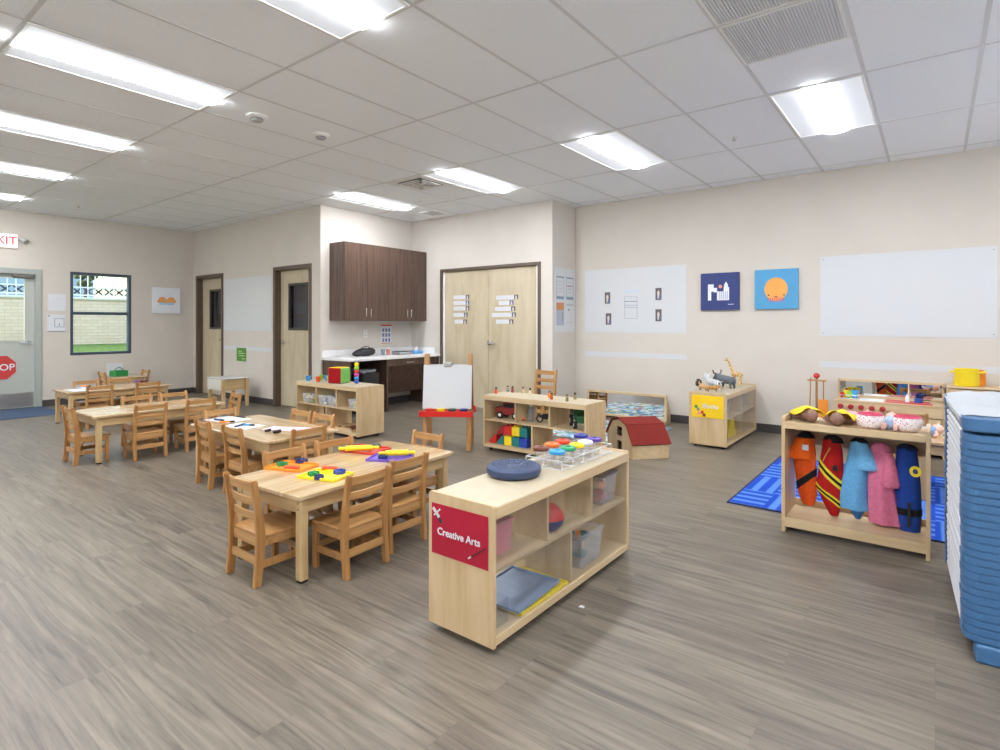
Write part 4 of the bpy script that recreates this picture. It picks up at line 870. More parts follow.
# bin under the counter
t = thing('waste_bin', 'waste bin with clear liner in the open bay under the counter', 'bin', (-6.55, 5.22, 0))
MB().prism([(-.17, 0), (.17, 0), (.2, .58), (-.2, .58)], -.15, .15, 'Y', .01).build('bin_body', mat('smoke_bin', (44, 44, 46), .4), t)
b = MB(); rr = random.Random(5)
for i in range(40): a_ = 2*PI*i/40; b.ell((.2*math.cos(a_), .155*math.sin(a_), .585+rr.random()*.03), .028, .022, .024, 6)
for i in range(14): b.ell(((rr.random()-.5)*.3, (rr.random()-.5)*.22, .59), .04, .035, .03, 6)
b.build('crumpled_liner', mat('grey_liner', (120, 124, 128), .25), t, remesh=.012)
# on the counter
t = thing('black_bag', 'black bag or case lying on the left half of the white counter', 'bag', (-6.72, 5.40, .801), 1.35)
b = MB(); b.ell((0, 0, .06), .17, .08, .06); b.ell((.09, .01, .075), .08, .07, .05); b.ell((-.12, 0, .04), .08, .07, .04); b.build('bag_body', mat('black_nylon', (26, 26, 30), .55), t, remesh=.008)
b = MB(); b.tube([(-.1+.2*i/10, -.03, .1+.045*math.sin(PI*i/10)) for i in range(11)], .007); b.build('handle', black, t)
for i, (yy, m_, nm) in enumerate(((5.78, clear('cup_clear', (235, 240, 245), .3), 'clear'), (5.86, mat('pinkish', (190, 120, 120), .5), 'pinkish'))):
    tag(MB().lathe([(0, 0), (.026, 0), (.034, .09), (.031, .09), (.023, .004), (0, .004)], 18).build('cup', m_, smooth=True, loc=(-6.76+.03*i, yy, .801)), nm+' cup on the white counter below the wall calendar', 'cup')
t = thing('magazine_stack', 'low stack of dark and white booklets on the white counter', 'booklets', (-6.68, 6.10, .801), 1.5)
b = MB(); 
for i in range(5): b.mi = i % 2; b.box(-.13+.004*i, .13+.004*i, -.09, .09+.003*i, i*.01, i*.01+.009)
b.build('booklets', [black, paper], t)
t = thing('tissue_box', 'light blue tissue pack with white tissues at the right end of the counter', 'tissue box', (-6.66, 6.38, .801), 1.57)
MB().box(-.1, .1, -.075, .075, 0, .05, .015, 3).build('pack', mat('tissue_blue', (90, 160, 214), .4), t)
b = MB(); b.ell((0, 0, .065), .05, .04, .03, 10); b.ell((.03, .01, .085), .03, .03, .03, 10); b.build('tissue', paper, t, remesh=.008)
# wall calendar & outlet
t = thing('outlet_plate', 'white outlet plate on the wall above the counter', 'outlet', (XK+.001, 5.60, 1.13)); MB().box(0, .006, -.035, .035, -.055, .055, .002).build('plate', white, t)
b = MB(); b.box(.006, .008, -.016, .016, .012, .04).box(.006, .008, -.016, .016, -.04, -.012); b.build('socket', mat('socket_grey', (200, 200, 196), .5), t)
t = thing('wall_poster', 'small white poster with picture grid and red top on the wall above the counter', 'poster', (XK+.001, 6.02, 1.12))
MB().box(0, .002, -.11, .11, -.15, .15).build('sheet', paper, t); MB().box(.002, .003, -.11, .11, .125, .15).build('red_border', mat('poster_red', (200, 90, 70), .6), t)
b = MB()
for i in range(3):
    for j in range(3): b.box(.002, .003, -.085+i*.062, -.045+i*.062, -.125+j*.08, -.07+j*.08)
b.build('picture_grid', mat('poster_blue', (110, 120, 160), .6), t); MB().box(.002, .003, -.11, .11, -.15, -.14).build('red_border', MATS['poster_red'], t)

# ------------------------------------------------------------------ paper on walls
def wallsheet(name, lab, cat, x0, x1, y, z0, z1, m=board, th=.004):
    t = thing(name, lab, cat, ((x0+x1)/2, y, (z0+z1)/2)); a = (x1-x0)/2; c = (z1-z0)/2
    MB().box(-a, a, -th, -.0005, -c, c).build('sheet', m, t); return t
faint = mat('faint_line_grey', (196, 206, 212), .5); ink = mat('ink_blue', (120, 140, 166), .6)
def outline(b, a, c, w_=.004, y0=-.005, y1=-.004):
    b.box(-a, a, y0, y1, c-w_, c).box(-a, a, y0, y1, -c, -c+w_).box(-a, -a+w_, y0, y1, -c+w_, c-w_).box(a-w_, a, y0, y1, -c+w_, c-w_); return b
t = wallsheet('wall_board', 'large white board sheet on the wall between the two brown-framed doors', 'whiteboard', -9.77, -8.25, YD, 1.17, 2.05); outline(MB(), .68, .38).build('border_line', faint, t)
wallsheet('wall_strip', 'narrow white strip on the wall between the two brown-framed doors', 'strip', -9.77, -8.25, YD, .845, .905, board, .003)
t = wallsheet('green_sign', 'green paper sign with pale text below the white board between the doors', 'sign', -9.33, -9.02, YD-.003, .66, .88, mat('sign_green', (86, 140, 50), .6), .003)
b = MB()
for i, (x0, x1, z_) in enumerate(((-.1, .02, .055), (-.1, .1, .02), (-.08, .1, -.02), (.02, .12, -.07))): b.box(x0, x1, -.0035, -.003, z_-.006, z_+.006)
b.build('pale_text', mat('sign_pale', (196, 220, 160), .6), t)
t = wallsheet('display_board', 'white display board with four small photos on the right wall', 'display board', -4.01, -2.53, YN, 1.16, 2.05); outline(MB(), .70, .385).build('border_line', faint, t)
photo = mat('photo_tone', (96, 88, 92), .5); photo2 = mat('photo_light', (210, 200, 190), .5); photo3 = mat('photo_blue', (90, 110, 150), .5)
for i, (px, py) in enumerate(((607.5, 298), (608.5, 319), (658.5, 294), (658.5, 315.3))):
    # position on the wall plane
    f, yaw, cy = 562.7, .6583, 323.5; dx = (px-500)/f; rx = -math.sin(yaw)+dx*math.cos(yaw); ry = math.cos(yaw)+dx*math.sin(yaw); k = (YN-.006)/ry
    X_, Z_ = rx*k, 1.288-(py-cy)/f*k
    q = thing('photo_print', ['upper left', 'lower left', 'upper right', 'lower right'][i]+' small photo on the white display board', 'photo', (X_, YN-.0045, Z_), 0, 'photos on the display board')
    MB().box(-.042, .042, -.002, 0, -.08, .08).build('print', photo, q)
    MB().prism([(-.012, -.06), (.02, -.07), (.018, .0), (.006, .05), (-.018, .03)], -.003, -.002, 'Y').build('picture', photo2, q)
    MB().prism([(.0, -.07), (.03, -.07), (.028, -.01), (.012, .0)], -.0037, -.003, 'Y').build('picture', photo3, q)
b = MB(); b.box(-.13, .08, -.005, -.004, .115, .13); b.build('printed_line', mat('pale_blue_print', (176, 206, 228), .6), t)
b = MB(); outline(b, .095, .15, .004); b.box(-.095, .095, -.005, -.004, .08, .09).box(-.095, .095, -.005, -.004, .03, .036).box(-.095, .095, -.005, -.004, -.0, .006)
o = b.build('printed_table', ink, t); o.location = (-.03, 0, -.10)
wallsheet('wall_strip', 'narrow white strip on the wall below the white display board', 'strip', -4.01, -2.53, YN, .822, .888, board, .003)
t = wallsheet('wall_board', 'large white board sheet at the right end of the right wall', 'whiteboard', -1.02, .475, YN, 1.15, 2.035); outline(MB(), .70, .385).build('border_line', faint, t)
b = MB()
for sx in (-.72, .72):
    for sz in (-.41, .41): b.cap((sx, -.004, sz), (sx, -.006, sz), .006, .006, 8, False)
b.build('screw', grey, t)
t = wallsheet('wall_strip', 'narrow white strip on the wall above the play kitchen', 'strip', -1.03, .55, YN, .80, .868, board, .003)
# notices on short return wall, facing +X
t = thing('notice_board', 'white notice sheet with four panels on the narrow wall by the closet', 'notice board', (XR, 6.90, 1.62))
MB().box(.0005, .004, -.28, .28, -.45, .45).build('sheet', board, t)
for (y0, z0, m_) in ((-.13, .17, ink), (.13, .17, mat('ink_red', (170, 80, 90), .6))):
    b = MB(); b.box(.004, .005, y0-.1, y0+.1, z0+.14, z0+.16).box(.004, .005, y0-.1, y0+.1, z0-.16, z0-.12).box(.004, .005, y0-.1, y0-.094, z0-.12, z0+.14).box(.004, .005, y0+.094, y0+.1, z0-.12, z0+.14)
    for i in range(4): b.box(.004, .005, y0-.07, y0+.05, z0+.09-i*.05, z0+.094-i*.05)
    b.build('panel_print', ink, t)
b = MB(); b.box(.004, .005, .05, .2, .20, .212); b.build('red_line', MATS['ink_red'], t)
MB().box(.004, .005, -.23, -.03, -.14, -.04).build('orange_picture', mat('photo_orange', (196, 130, 84), .6), t)
MB().box(.004, .005, -.23, -.03, -.36, -.14).build('grey_picture', mat('photo_grey', (170, 174, 190), .6), t)
b = MB(); b.box(.005, .006, -.08, -.06, -.3, -.18); b.build('dark_mark', ink, t)
b = MB(); b.box(.004, .005, .04, .22, -.07, -.06); b.build('small_print', ink, t); MB().box(.004, .005, .08, .12, -.15, -.12).build('small_mark', ink, t); MB().box(.004, .005, .04, .22, -.32, -.317).build('rule_line', ink, t)
# papers by exit door
t = thing('posted_notice', 'upper white notice between the exit door and the window', 'notice', (XW, 2.74, 1.62)); MB().box(.0005, .004, -.11, .12, -.13, .13).build('sheet', paper, t)
b = MB(); rr = random.Random(2)
for i in range(5): b.box(.004, .005, -.07, .02+rr.random()*.07, .06-i*.03, .066-i*.03)
b.build('printed_lines', faint, t)
t = thing('posted_notice', 'lower white notice with a framed drawing between the exit door and the window', 'notice', (XW, 2.73, 1.30)); MB().box(.0005, .004, -.11, .12, -.13, .13).build('sheet', paper, t)
b = MB(); b.box(.004, .005, -.02, -.012, -.07, .07).box(.004, .005, .1, .108, -.07, .07).box(.004, .005, -.012, .1, .062, .07).box(.004, .005, -.012, .1, -.07, -.062).box(.004, .005, .038, .05, -.05, -.01); b.build('framed_drawing', ink, t)
MB().box(.004, .006, -.1, -.08, .1, .115).build('mark', black, t)
MB().box(.0005, .008, -.11, .12, -.14, -.13).build('lower_edge', grey, t)
# canvases
def canvas(lab, loc, s, m_, facing='-Y'):
    t = thing('canvas_picture', lab, 'canvas picture', loc, 0 if facing == '-Y' else PI/2)
    MB().box(-s/2, s/2, -.035, -.001, -s/2, s/2, .003).build('canvas', m_, t); return t
def disc(b, x, z, r, y0, y1, n=28, sq=1, a0=0, a1=2*PI): return b.prism([(x+r*math.cos(a0+(a1-a0)*i/n), z+r*sq*math.sin(a0+(a1-a0)*i/n)) for i in range(n if a1-a0 > 6 else n+1)], y0, y1, 'Y')
t = canvas('navy canvas picture with white block shapes on the right wall', (-2.11, YN, 1.685), .46, mat('canvas_navy', (54, 66, 118), .8))
b = MB(); q0, q1 = -.0365, -.035
for r_ in ((-.14, -.07, .08), (-.07, -.03, .045), (-.03, .0, .0), (.0, .05, .0), (.05, .115, .05)):
    if r_[0] == -.07: b.box(-.07, -.03, q0, q1, -.01, .045)
    elif r_[0] == -.14: b.box(-.14, -.1, q0, q1, -.11, .09); b.box(-.1, -.07, q0, q1, .0, .09)
    else: b.box(r_[0], r_[1], q0, q1, -.11, r_[2])
b.prism([(.055, .05), (.1, .05), (.1, .08), (.078, .12), (.055, .08)], q0, q1, 'Y'); b.build('block_shapes', mat('art_white', (226, 228, 236), .8), t)
disc(MB(), .01, .06, .022, q0, q1).build('coral_dot', mat('art_coral', (230, 150, 130), .8), t)
b = MB(); 
for i in range(5): b.box(.0+i*.022, .008+i*.022, -.0375, q0, -.1, -.0)
b.build('grey_marks', mat('art_grey', (160, 166, 186), .8), t); MB().box(.1, .17, q0, q1, -.165, -.158).build('signature', MATS['art_white'], t)
t = canvas('sky blue canvas picture with a round orange face on the right wall', (-1.47, YN, 1.69), .465, mat('canvas_sky', (84, 156, 200), .8))
disc(MB(), .0, .0, .125, q0, q1, 36, 1.08).build('orange_round', mat('art_orange', (232, 166, 84), .8), t)
b = MB()
for i in range(8): b.box(-.085+i*.0225, -.074+i*.0225, -.0375, q0, -.15+.01*abs(i-3.5)*.3, -.1)
b.build('red_stripes', mat('art_red', (214, 90, 100), .8), t)
b = MB(); disc(b, -.08, -.07, .009, -.0375, q0, 12); disc(b, .085, -.07, .009, -.0375, q0, 12); disc(b, .0, -.085, .018, -.0375, q0, 14, .6, PI, 2*PI); b.build('face_marks', mat('art_dark', (90, 50, 60), .8), t)
b = MB()
for s_ in (-1, 1):
    for i in range(4): b.bar((s_*.13, -.036, -.02-i*.03), (s_*(.165-.006*i), -.036, .0-i*.035), .0015, .005, 0)
b.build('ray_marks', MATS['ink_blue'], t)
t = canvas('white canvas picture with two orange shapes on the window wall', (XW, 4.33, 1.70), .46, mat('canvas_white', (222, 226, 232), .8), '+X')
b = MB(); disc(b, -.07, -.01, .073, q0, q1, 20, 1, 0, PI); disc(b, .075, -.01, .073, q0, q1, 20, 1, 0, PI); b.box(-.155, .16, q0, q1, -.04, -.01); b.build('orange_shapes', mat('art_orange2', (222, 158, 90), .8), t)
b = MB()
for i in range(7): b.box(-.12+i*.036, -.095+i*.036, q0, q1, -.08, -.041)
b.build('blue_drips', mat('art_blue', (120, 190, 230), .8), t)
# label strips on the closet door leaves
lp = {'left': [(456, 297.5, .145), (456, 303.2, .145), (456, 308.6, .145), (456, 315, .125), (457, 321.7, .105)], 'right': [(498, 297.7, .19), (499.5, 303, .115), (497.5, 309, .17), (495, 315, .21), (498, 321.7, .14)]}
ordn = ['topmost', 'second', 'third', 'fourth', 'lowest']
for sd, L_ in lp.items():
    for i, (px, py, w_) in enumerate(L_):
        pxl = {'left': 453.5+(1 if i == 4 else 0), 'right': [496, 498.5, 495, 492, 496][i]}[sd]
        yp = YC+.022; f, yaw, cy = 562.7, .6583, 323.5; dx = (pxl-500)/f; rx = -math.sin(yaw)+dx*math.cos(yaw); ry = math.cos(yaw)+dx*math.sin(yaw); k = yp/ry
        X_, Z_ = rx*k, 1.288-(py-cy)/f*k
        wl = w_*1.75
        q = thing('picture_label', '%s white label strip of the stack on the %s closet door' % (ordn[i], sd), 'label strip', (X_, YC+.0245, Z_), 0, 'label strips on the closet doors')
        MB().box(0, wl, -.002, 0, -.030, .030).build('strip', paper, q)
        MB().box(.03, wl-.06, -.0026, -.002, -.006, .004).build('printed_text', faint, q)
        pc = MB().box(wl, wl+.075, -.002, 0, -.034, .034).build('picture', [photo, photo3, photo, mat('photo_slate', (90, 94, 110), .6), photo][i], q)
        MB().prism([(wl+.02, -.03), (wl+.055, -.03), (wl+.045, .02), (wl+.03, .025)], -.003, -.002, 'Y').build('picture_detail', photo2, q)

# ------------------------------------------------------------------ low mirror and barn
t = thing('floor_mirror', 'long low mirror in a pale wooden frame standing against the right wall', 'mirror', (-3.285, 6.98, 0))
b = MB(); a = .575; zt_ = .37
fr = ((-a, a, zt_-.03, zt_), (-a, a, .03, .06), (-a, -a+.03, .06, zt_-.03), (a-.03, a, .06, zt_-.03))
for (x0, x1, z0, z1) in fr: b.box(x0, x1, 0, .03, z0, z1, .002)
b.build('mirror_frame', birch_x, t)
MB().box(-a+.03, a-.03, .008, .014, .06, zt_-.03).build('mirror_glass', mat('mirror_glass', (225, 228, 230), .02, 1), t)
MB().box(-a+.03, a-.03, .015, .03, .06, zt_-.03).build('backing', birch_x, t)
for sx in (-a+.005, a-.023):
    b = MB(); b.prism([(-.09, 0), (.15, 0), (.15, .16), (.03, .33), (.031, .03), (-.09, .03)], sx, sx+.018, 'X', .001); b.build('support_foot', birch, t)
t = thing('toy_barn', 'pale wooden toy barn with a dark red roof on the floor', 'toy barn', (-2.26, 4.97, 0), math.atan2(.656, -.755))
# local x along the gable width (0..0.62), local y toward camera side negative -> long side direction
prof = [(0, 0), (0, .15), (.13, .295), (.31, .335), (.49, .295), (.62, .15), (.62, 0)]
LB = .37
def gable(y0, y1, cut):
    b = MB()
    if not cut: b.prism(prof, y0, y1, 'Y'); return b
    # gable with a round-ish window and door opening made from pieces
    def top(x): 
        for (xa, za), (xb, zb) in zip(prof[1:5], prof[2:6]):
            if xa <= x <= xb: return za+(zb-za)*(x-xa)/(xb-xa)
    xs = [0, .06, .13, .2, .25, .31, .37, .42, .49, .56, .62]
    for xa, xb in zip(xs, xs[1:]):
        segs = [(0, None)]
        if .25 <= xa and xb <= .37: segs = [(0, .02), (.12, .17), (.26, None)]
        for (za, zb) in segs:
            if zb is None: b.prism([(xa, za), (xb, za), (xb, top(xb)), (xa, top(xa))], y0, y1, 'Y')
            else: b.prism([(xa, za), (xb, za), (xb, zb), (xa, zb)], y0, y1, 'Y')
    return b
gable(0, -.012, True).build('gable_panel', birch, t)
gable(-LB+.012, -LB, False).build('gable_panel', birch, t)
for xx in (0, .608): MB().box(xx, xx+.012, -LB+.012, -.012, 0, .155, .001).build('wall_panel', birch_x, t)
MB().box(.012, .608, -LB+.012, -.012, .0, .01).build('floor_panel', birch_x, t)
b = MB(); b.box(.305, .315, -.008, -.002, .17, .26).box(.25, .37, -.008, -.002, .21, .22); b.build('window_bars', black, t)
MB().box(.305, .315, -.008, -.002, .02, .12).build('door_bar', black, t)
b = MB(); b.box(.29, .33, -.14, -.08, .01, .1, .01).cap((.3, -.1, .1), (.33, -.08, .11), .02, .02); b.build('toy_animal_inside', black, t)
roof = mat('barn_roof_red', (116, 34, 26), .75, spec=.2)
for (pa, pb) in (((-.02, .135), (.13, .30)), ((.13, .30), (.31, .341)), ((.31, .341), (.49, .30)), ((.49, .30), (.64, .135))):
    d_ = Vector((pb[0]-pa[0], 0, pb[1]-pa[1])).normalized(); nn = Vector((-d_.z, 0, d_.x))*.012
    MB().prism([pa, pb, (pb[0]+nn.x, pb[1]+nn.z), (pa[0]+nn.x, pa[1]+nn.z)], .015, -LB-.015, 'Y').build('roof_panel', roof, t)

# ------------------------------------------------------------------ toy animals on the block shelf
AZ = .572
def quad(name, lab, x, y, rz, L, Hh, body, m_, extra=None, leg=.008, neck=None, head=None, tail=None, z=AZ):
    t = thing(name, lab, 'toy animal', (x, y, z-.011), rz, 'toy animals on the block shelf'); b = MB(); hb = Hh
    b.cap((-L*.3, 0, hb), (L*.28, 0, hb+body*.1), body*.85, body, 16); b.ell((L*.22, 0, hb), body*.9, body*.95, body*1.1)
    for sx, bend in ((-.32, -1), (.3, 1)):
        for sy in (-1, 1):
            px_ = L*sx; b.cap((px_, sy*body*.5, hb-body*.2), (px_+bend*-.006, sy*body*.55, hb*.5), leg*1.7, leg*1.1, 10); b.cap((px_+bend*-.006, sy*body*.55, hb*.5), (px_, sy*body*.55, leg), leg*1.1, leg, 10)
    n1 = neck; b.cap((L*.3, 0, hb+body*.3), n1[0], n1[1], n1[2], 12); b.cap(head[0], head[1], head[2], head[3], 12); b.ell(head[0], head[2]*1.05, head[2]*.95, head[2]*1.05, 12)
    for s_ in (-1, 1): b.cap((head[0][0]-head[2]*.3, s_*head[2]*.6, head[0][2]+head[2]*.8), (head[0][0]-head[2]*.5, s_*head[2]*1.3, head[0][2]+head[2]*1.3), head[2]*.3, head[2]*.15, 8)
    if tail: b.cap((-L*.38, 0, hb+body*.4), tail, leg*.6, leg*.4, 8)
    b.build('body', m_, t, remesh=max(.0028, L*.016)); return t
def spots(name, base_, sp, sc):
    m = mat(name, base_, .5); tc = nd(m, 'ShaderNodeTexCoord'); v = nd(m, 'ShaderNodeTexVoronoi'); v.feature = 'DISTANCE_TO_EDGE'; v.inputs['Scale'].default_value = sc; lk(m, tc.outputs['Object'], v.inputs[0])
    r = ramp(m, [(.10, base_), (.17, sp)]); lk(m, v.outputs['Distance'], r.inputs[0]); lk(m, r.outputs[0], bsdf(m).inputs['Base Color']); return m
def stripes(name, c1, c2, sc, ax='X'):
    m = mat(name, c1, .5); tc = nd(m, 'ShaderNodeTexCoord'); v = nd(m, 'ShaderNodeTexWave'); v.bands_direction = ax; v.inputs['Scale'].default_value = sc; v.inputs['Distortion'].default_value = 3; lk(m, tc.outputs['Object'], v.inputs[0])
    r = ramp(m, [(.3, c2), (.45, c1)]); lk(m, v.outputs[0], r.inputs[0]); lk(m, r.outputs[0], bsdf(m).inputs['Base Color']); return m
quad('toy_giraffe', 'tall spotted toy giraffe on the shelf with the yellow sign', -1.84, 6.93, 2.75, .15, .13, .03, spots('giraffe_coat', (232, 204, 146), (160, 96, 36), 50), neck=((.13, 0, .29), .02, .012), head=((.135, 0, .3), (.17, 0, .285), .015, .009), tail=(-.07, 0, .09), leg=.008)
q = quad('toy_buffalo', 'dark grey horned toy buffalo on the shelf with the yellow sign', -1.86, 6.58, 2.6, .28, .09, .05, mat('rhino_grey', (92, 98, 104), .6), neck=((.12, 0, .12), .04, .034), head=((.145, 0, .12), (.19, 0, .09), .033, .022), tail=(-.13, 0, .06), leg=.013)
for s_ in (-1, 1): MB().tube([(.14, s_*.02, .145), (.145, s_*.05, .155), (.15, s_*.06, .19)], .007).build('horn', mat('horn_dark', (60, 58, 60), .5), q)
quad('toy_tiger', 'white striped toy tiger on the shelf with the yellow sign', -1.93, 6.34, 2.5, .22, .075, .04, stripes('white_tiger', (226, 228, 230), (110, 112, 118), 22), neck=((.11, 0, .12), .033, .028), head=((.125, 0, .13), (.155, 0, .12), .033, .022), tail=(-.15, 0, .10), leg=.014)
quad('toy_cub', 'small orange striped toy tiger at the front edge of the shelf with the yellow sign', -1.87, 6.10, .3, .13, .045, .022, stripes('orange_tiger', (214, 156, 72), (70, 50, 34), 22), neck=((.055, 0, .055), .015, .013), head=((.06, 0, .058), (.075, 0, .052), .016, .011), tail=(-.075, 0, .06), leg=.006)
q = quad('toy_lion', 'brown toy lion with dark mane at the left of the toy animals', -1.99, 6.17, 2.9, .13, .045, .022, mat('lion_tan', (190, 150, 100), .6), neck=((.055, 0, .075), .02, .02), head=((.06, 0, .08), (.082, 0, .074), .02, .012), tail=(-.09, 0, .06), leg=.008)
b = MB(); rr = random.Random(4)
for i in range(40): a_ = rr.random()*2*PI; b.ell((.045+.02*rr.random(), .03*math.cos(a_), .082+.032*math.sin(a_)), .013, .011, .011, 6)
b.build('mane', mat('mane_dark', (66, 60, 58), .9), q)

# ------------------------------------------------------------------ dress-up stand with costumes
DX0, DX1, DY = -.755, -.02, 3.83
t = thing('costume_rack', 'wooden costume rack with dolls on top and five costumes hanging inside', 'costume rack', (DX0, DY, 0), 0); DL = DX1-DX0; DD = .34
for xx in (0, DL-.02):
    b = MB(); b.prism([(0, 0), (DD, 0), (DD, .68), (DD-.02, .70), (.02, .715), (0, .70)], xx, xx+.02, 'X', .002); b.build('side_panel', birch, t)
MB().box(.02, DL-.02, .004, DD, .66, .676, .001).build('top_shelf', birch_x, t)
MB().box(.02, DL-.02, .0, .016, .64, .68, .001).build('top_rail', birch_x, t)
MB().box(.02, DL-.02, DD-.014, DD, .50, .66, .001).build('back_rail', birch_x, t)
MB().box(.02, DL-.02, .006, DD, .075, .09, .001).build('bottom_shelf', birch_x, t)
MB().box(.02, DL-.02, .0, .016, .035, .092, .001).build('bottom_rail', birch_x, t)
MB().box(.02, DL-.02, DD-.014, DD, .09, .13, .001).build('back_rail', birch_x, t)
for i in range(5):
    xx = .105+i*.131; b = MB(); b.tube([(xx, DD-.014, .60), (xx, DD-.05, .597), (xx, DD-.062, .612)], .005); b.build('hook', steel, t)
def shell(top_z, levels, n=28, v0=0, v1=1, inflate=0, tilt=0, seed=0, m_=None, name='cloth', parent=None, folds=5, amp=.10):
    """closed hanging cloth: levels = [(z, cx, cy, half width, half depth)]"""
    def at(v):
        k = v*(len(levels)-1); i = min(int(k), len(levels)-2); f_ = k-i; f_ = f_*f_*(3-2*f_) if False else f_
        return [levels[i][j]*(1-f_)+levels[i+1][j]*f_ for j in range(5)]
    bm = bmesh.new(); rings = []; K = 22
    for a in range(K+1):
        v = v0+(v1-v0)*a/K; ring = []
        for i in range(n):
            th = 2*PI*i/n; vv = min(1, max(0, v+tilt*math.cos(th)))
            z_, cx, cy, hw_, hd = at(vv); wv = 1+amp*vv*math.sin(folds*th+seed+2*vv)+.03*math.sin(11*th+seed)
            ring.append(bm.verts.new((cx+(hw_+inflate)*math.cos(th)*(.9+.1*wv), cy+(hd+inflate)*math.sin(th)*wv*1.0, z_)))
        rings.append(ring)
    for A_, B_ in zip(rings, rings[1:]):
        for i in range(n): bm.faces.new((A_[i], A_[(i+1) % n], B_[(i+1) % n], B_[i]))
    if inflate == 0: bm.faces.new(rings[0]); bm.faces.new(rings[-1][::-1])
    bmesh.ops.recalc_face_normals(bm, faces=bm.faces[:]); b = MB(); b._merge(bm)
    o = b.build(name, m_, parent, True)
    return o
fab = lambda n, c: noisy(n, c, tuple(max(0, int(v*.93)) for v in c), 70, .9, .1)
hy = DY+.2
KZ_ = [(1.156, -.114), (1.102, -.082), (1.141, -.105), (1.224, -.152), (1.196, -.140)]
def costume(lab, i, m_, col, lv, seed):
    t = thing('costume', lab, 'costume', (DX0+.105+i*.131, hy, KZ_[i][1]), 0, 'costumes hanging in the rack'); t.scale = (1.06, 1.1, KZ_[i][0]); return t
stripey = mat('reflective_yellow', (226, 206, 40), .5); blk = fab('black_cloth', (26, 26, 30))
# 1 orange
t = costume('orange work vest costume at the left end of the rack', 0, 0, 0, 0, 0); of = fab('orange_cloth', (222, 84, 24))
lv = [(.605, -.005, 0, .02, .018), (.585, -.005, 0, .045, .028), (.52, -.01, 0, .062, .035), (.44, -.008, 0, .06, .04), (.36, .0, 0, .056, .042), (.27, .008, 0, .05, .035), (.22, .012, 0, .03, .02)]
shell(0, lv, m_=of, name='cloth_body', parent=t, seed=1)
lv2 = [(.585, -.012, -.01, .04, .035), (.53, -.022, -.012, .058, .042), (.475, -.032, -.014, .072, .044), (.47, -.032, -.014, .07, .042)]
shell(0, lv2, m_=fab('orange_cloth_cape', (232, 96, 24)), name='shoulder_flap', parent=t, seed=2)
shell(0, lv, v0=.62, v1=.7, inflate=.003, tilt=-.09, m_=blk, name='black_band', parent=t, seed=1)
shell(0, [(.615, -.002, 0, .022, .02), (.60, -.002, 0, .045, .03), (.585, .0, 0, .05, .03)], m_=blk, name='black_collar', parent=t, seed=0)
MB().box(-.012, .022, -.062, -.058, .525, .555, .001).build('white_patch', paper, t)
# 2 red fire coat
t = costume('red firefighter coat costume with yellow and black stripes', 1, 0, 0, 0, 0); rf_ = fab('red_cloth', (176, 26, 24))
lv = [(.605, .01, 0, .022, .02), (.59, .01, 0, .045, .03), (.52, .012, 0, .055, .038), (.42, .006, 0, .064, .044), (.32, -.002, 0, .07, .046), (.24, .01, 0, .05, .036), (.165, .022, 0, .022, .02)]
shell(0, lv, m_=rf_, name='cloth_body', parent=t, seed=3)
shell(0, [(.613, .012, 0, .024, .02), (.60, .014, 0, .046, .03), (.575, .02, 0, .053, .032)], m_=blk, name='black_collar', parent=t, seed=0)
for (a_, c_) in ((.50, .53), (.56, .59), (.72, .75), (.78, .81)): shell(0, lv, v0=a_, v1=c_, inflate=.003, tilt=.10, m_=stripey, name='yellow_stripe', parent=t, seed=3)
for (a_, c_) in ((.53, .56), (.75, .78)): shell(0, lv, v0=a_, v1=c_, inflate=.0035, tilt=.10, m_=blk, name='black_stripe', parent=t, seed=3)
MB().box(.02, .045, -.05, -.045, .425, .455, .001).build('black_patch', black, t)
b = MB(); b.bar((-.03, -.043, .47), (.005, -.041, .55), .002, .006, 0); b.bar((-.02, -.043, .50), (.01, -.041, .545), .002, .004, 0); b.build('gold_emblem', mat('gold_print', (200, 130, 50), .5), t)
# 3 light blue smock
t = costume('light blue smock costume in the middle of the rack', 2, 0, 0, 0, 0); lb = fab('light_blue_cloth', (104, 170, 220))
lv = [(.605, .02, 0, .02, .016), (.59, .02, 0, .04, .026), (.50, .015, 0, .052, .036), (.40, .0, 0, .062, .042), (.30, -.01, 0, .07, .046), (.235, .0, 0, .075, .044)]
shell(0, lv, m_=lb, name='cloth_body', parent=t, seed=5, folds=4, amp=.2)
shell(0, [(.59, .03, -.012, .03, .026), (.53, .05, -.02, .045, .034), (.47, .062, -.024, .055, .032), (.455, .062, -.024, .05, .03)], m_=fab('light_blue_cloth_flap', (116, 182, 230)), name='sleeve', parent=t, seed=6)
shell(0, [(.28, .01, .01, .06, .03), (.22, .012, .01, .035, .022), (.18, .015, .01, .012, .01)], m_=fab('mid_blue_cloth', (70, 120, 180)), name='hem_tail', parent=t, seed=1)
shell(0, [(.612, .02, .004, .022, .018), (.60, .02, .004, .038, .026), (.585, .022, .004, .045, .028)], m_=blk, name='black_collar', parent=t, seed=0)
# 4 pink smock
t = costume('pink smock costume between the light blue and dark blue ones', 3, 0, 0, 0, 0); pf = fab('pink_cloth', (216, 118, 150))
lv = [(.598, .0, 0, .02, .02), (.58, .0, 0, .046, .03), (.50, .004, 0, .058, .04), (.40, .0, 0, .062, .044), (.30, .01, 0, .07, .046), (.21, .022, 0, .078, .044)]
shell(0, lv, m_=pf, name='cloth_body', parent=t, seed=8, folds=5, amp=.2)
shell(0, [(.56, .03, -.016, .026, .026), (.48, .045, -.026, .034, .03), (.41, .05, -.028, .042, .03), (.395, .05, -.028, .036, .026)], m_=pf, name='sleeve', parent=t, seed=2)
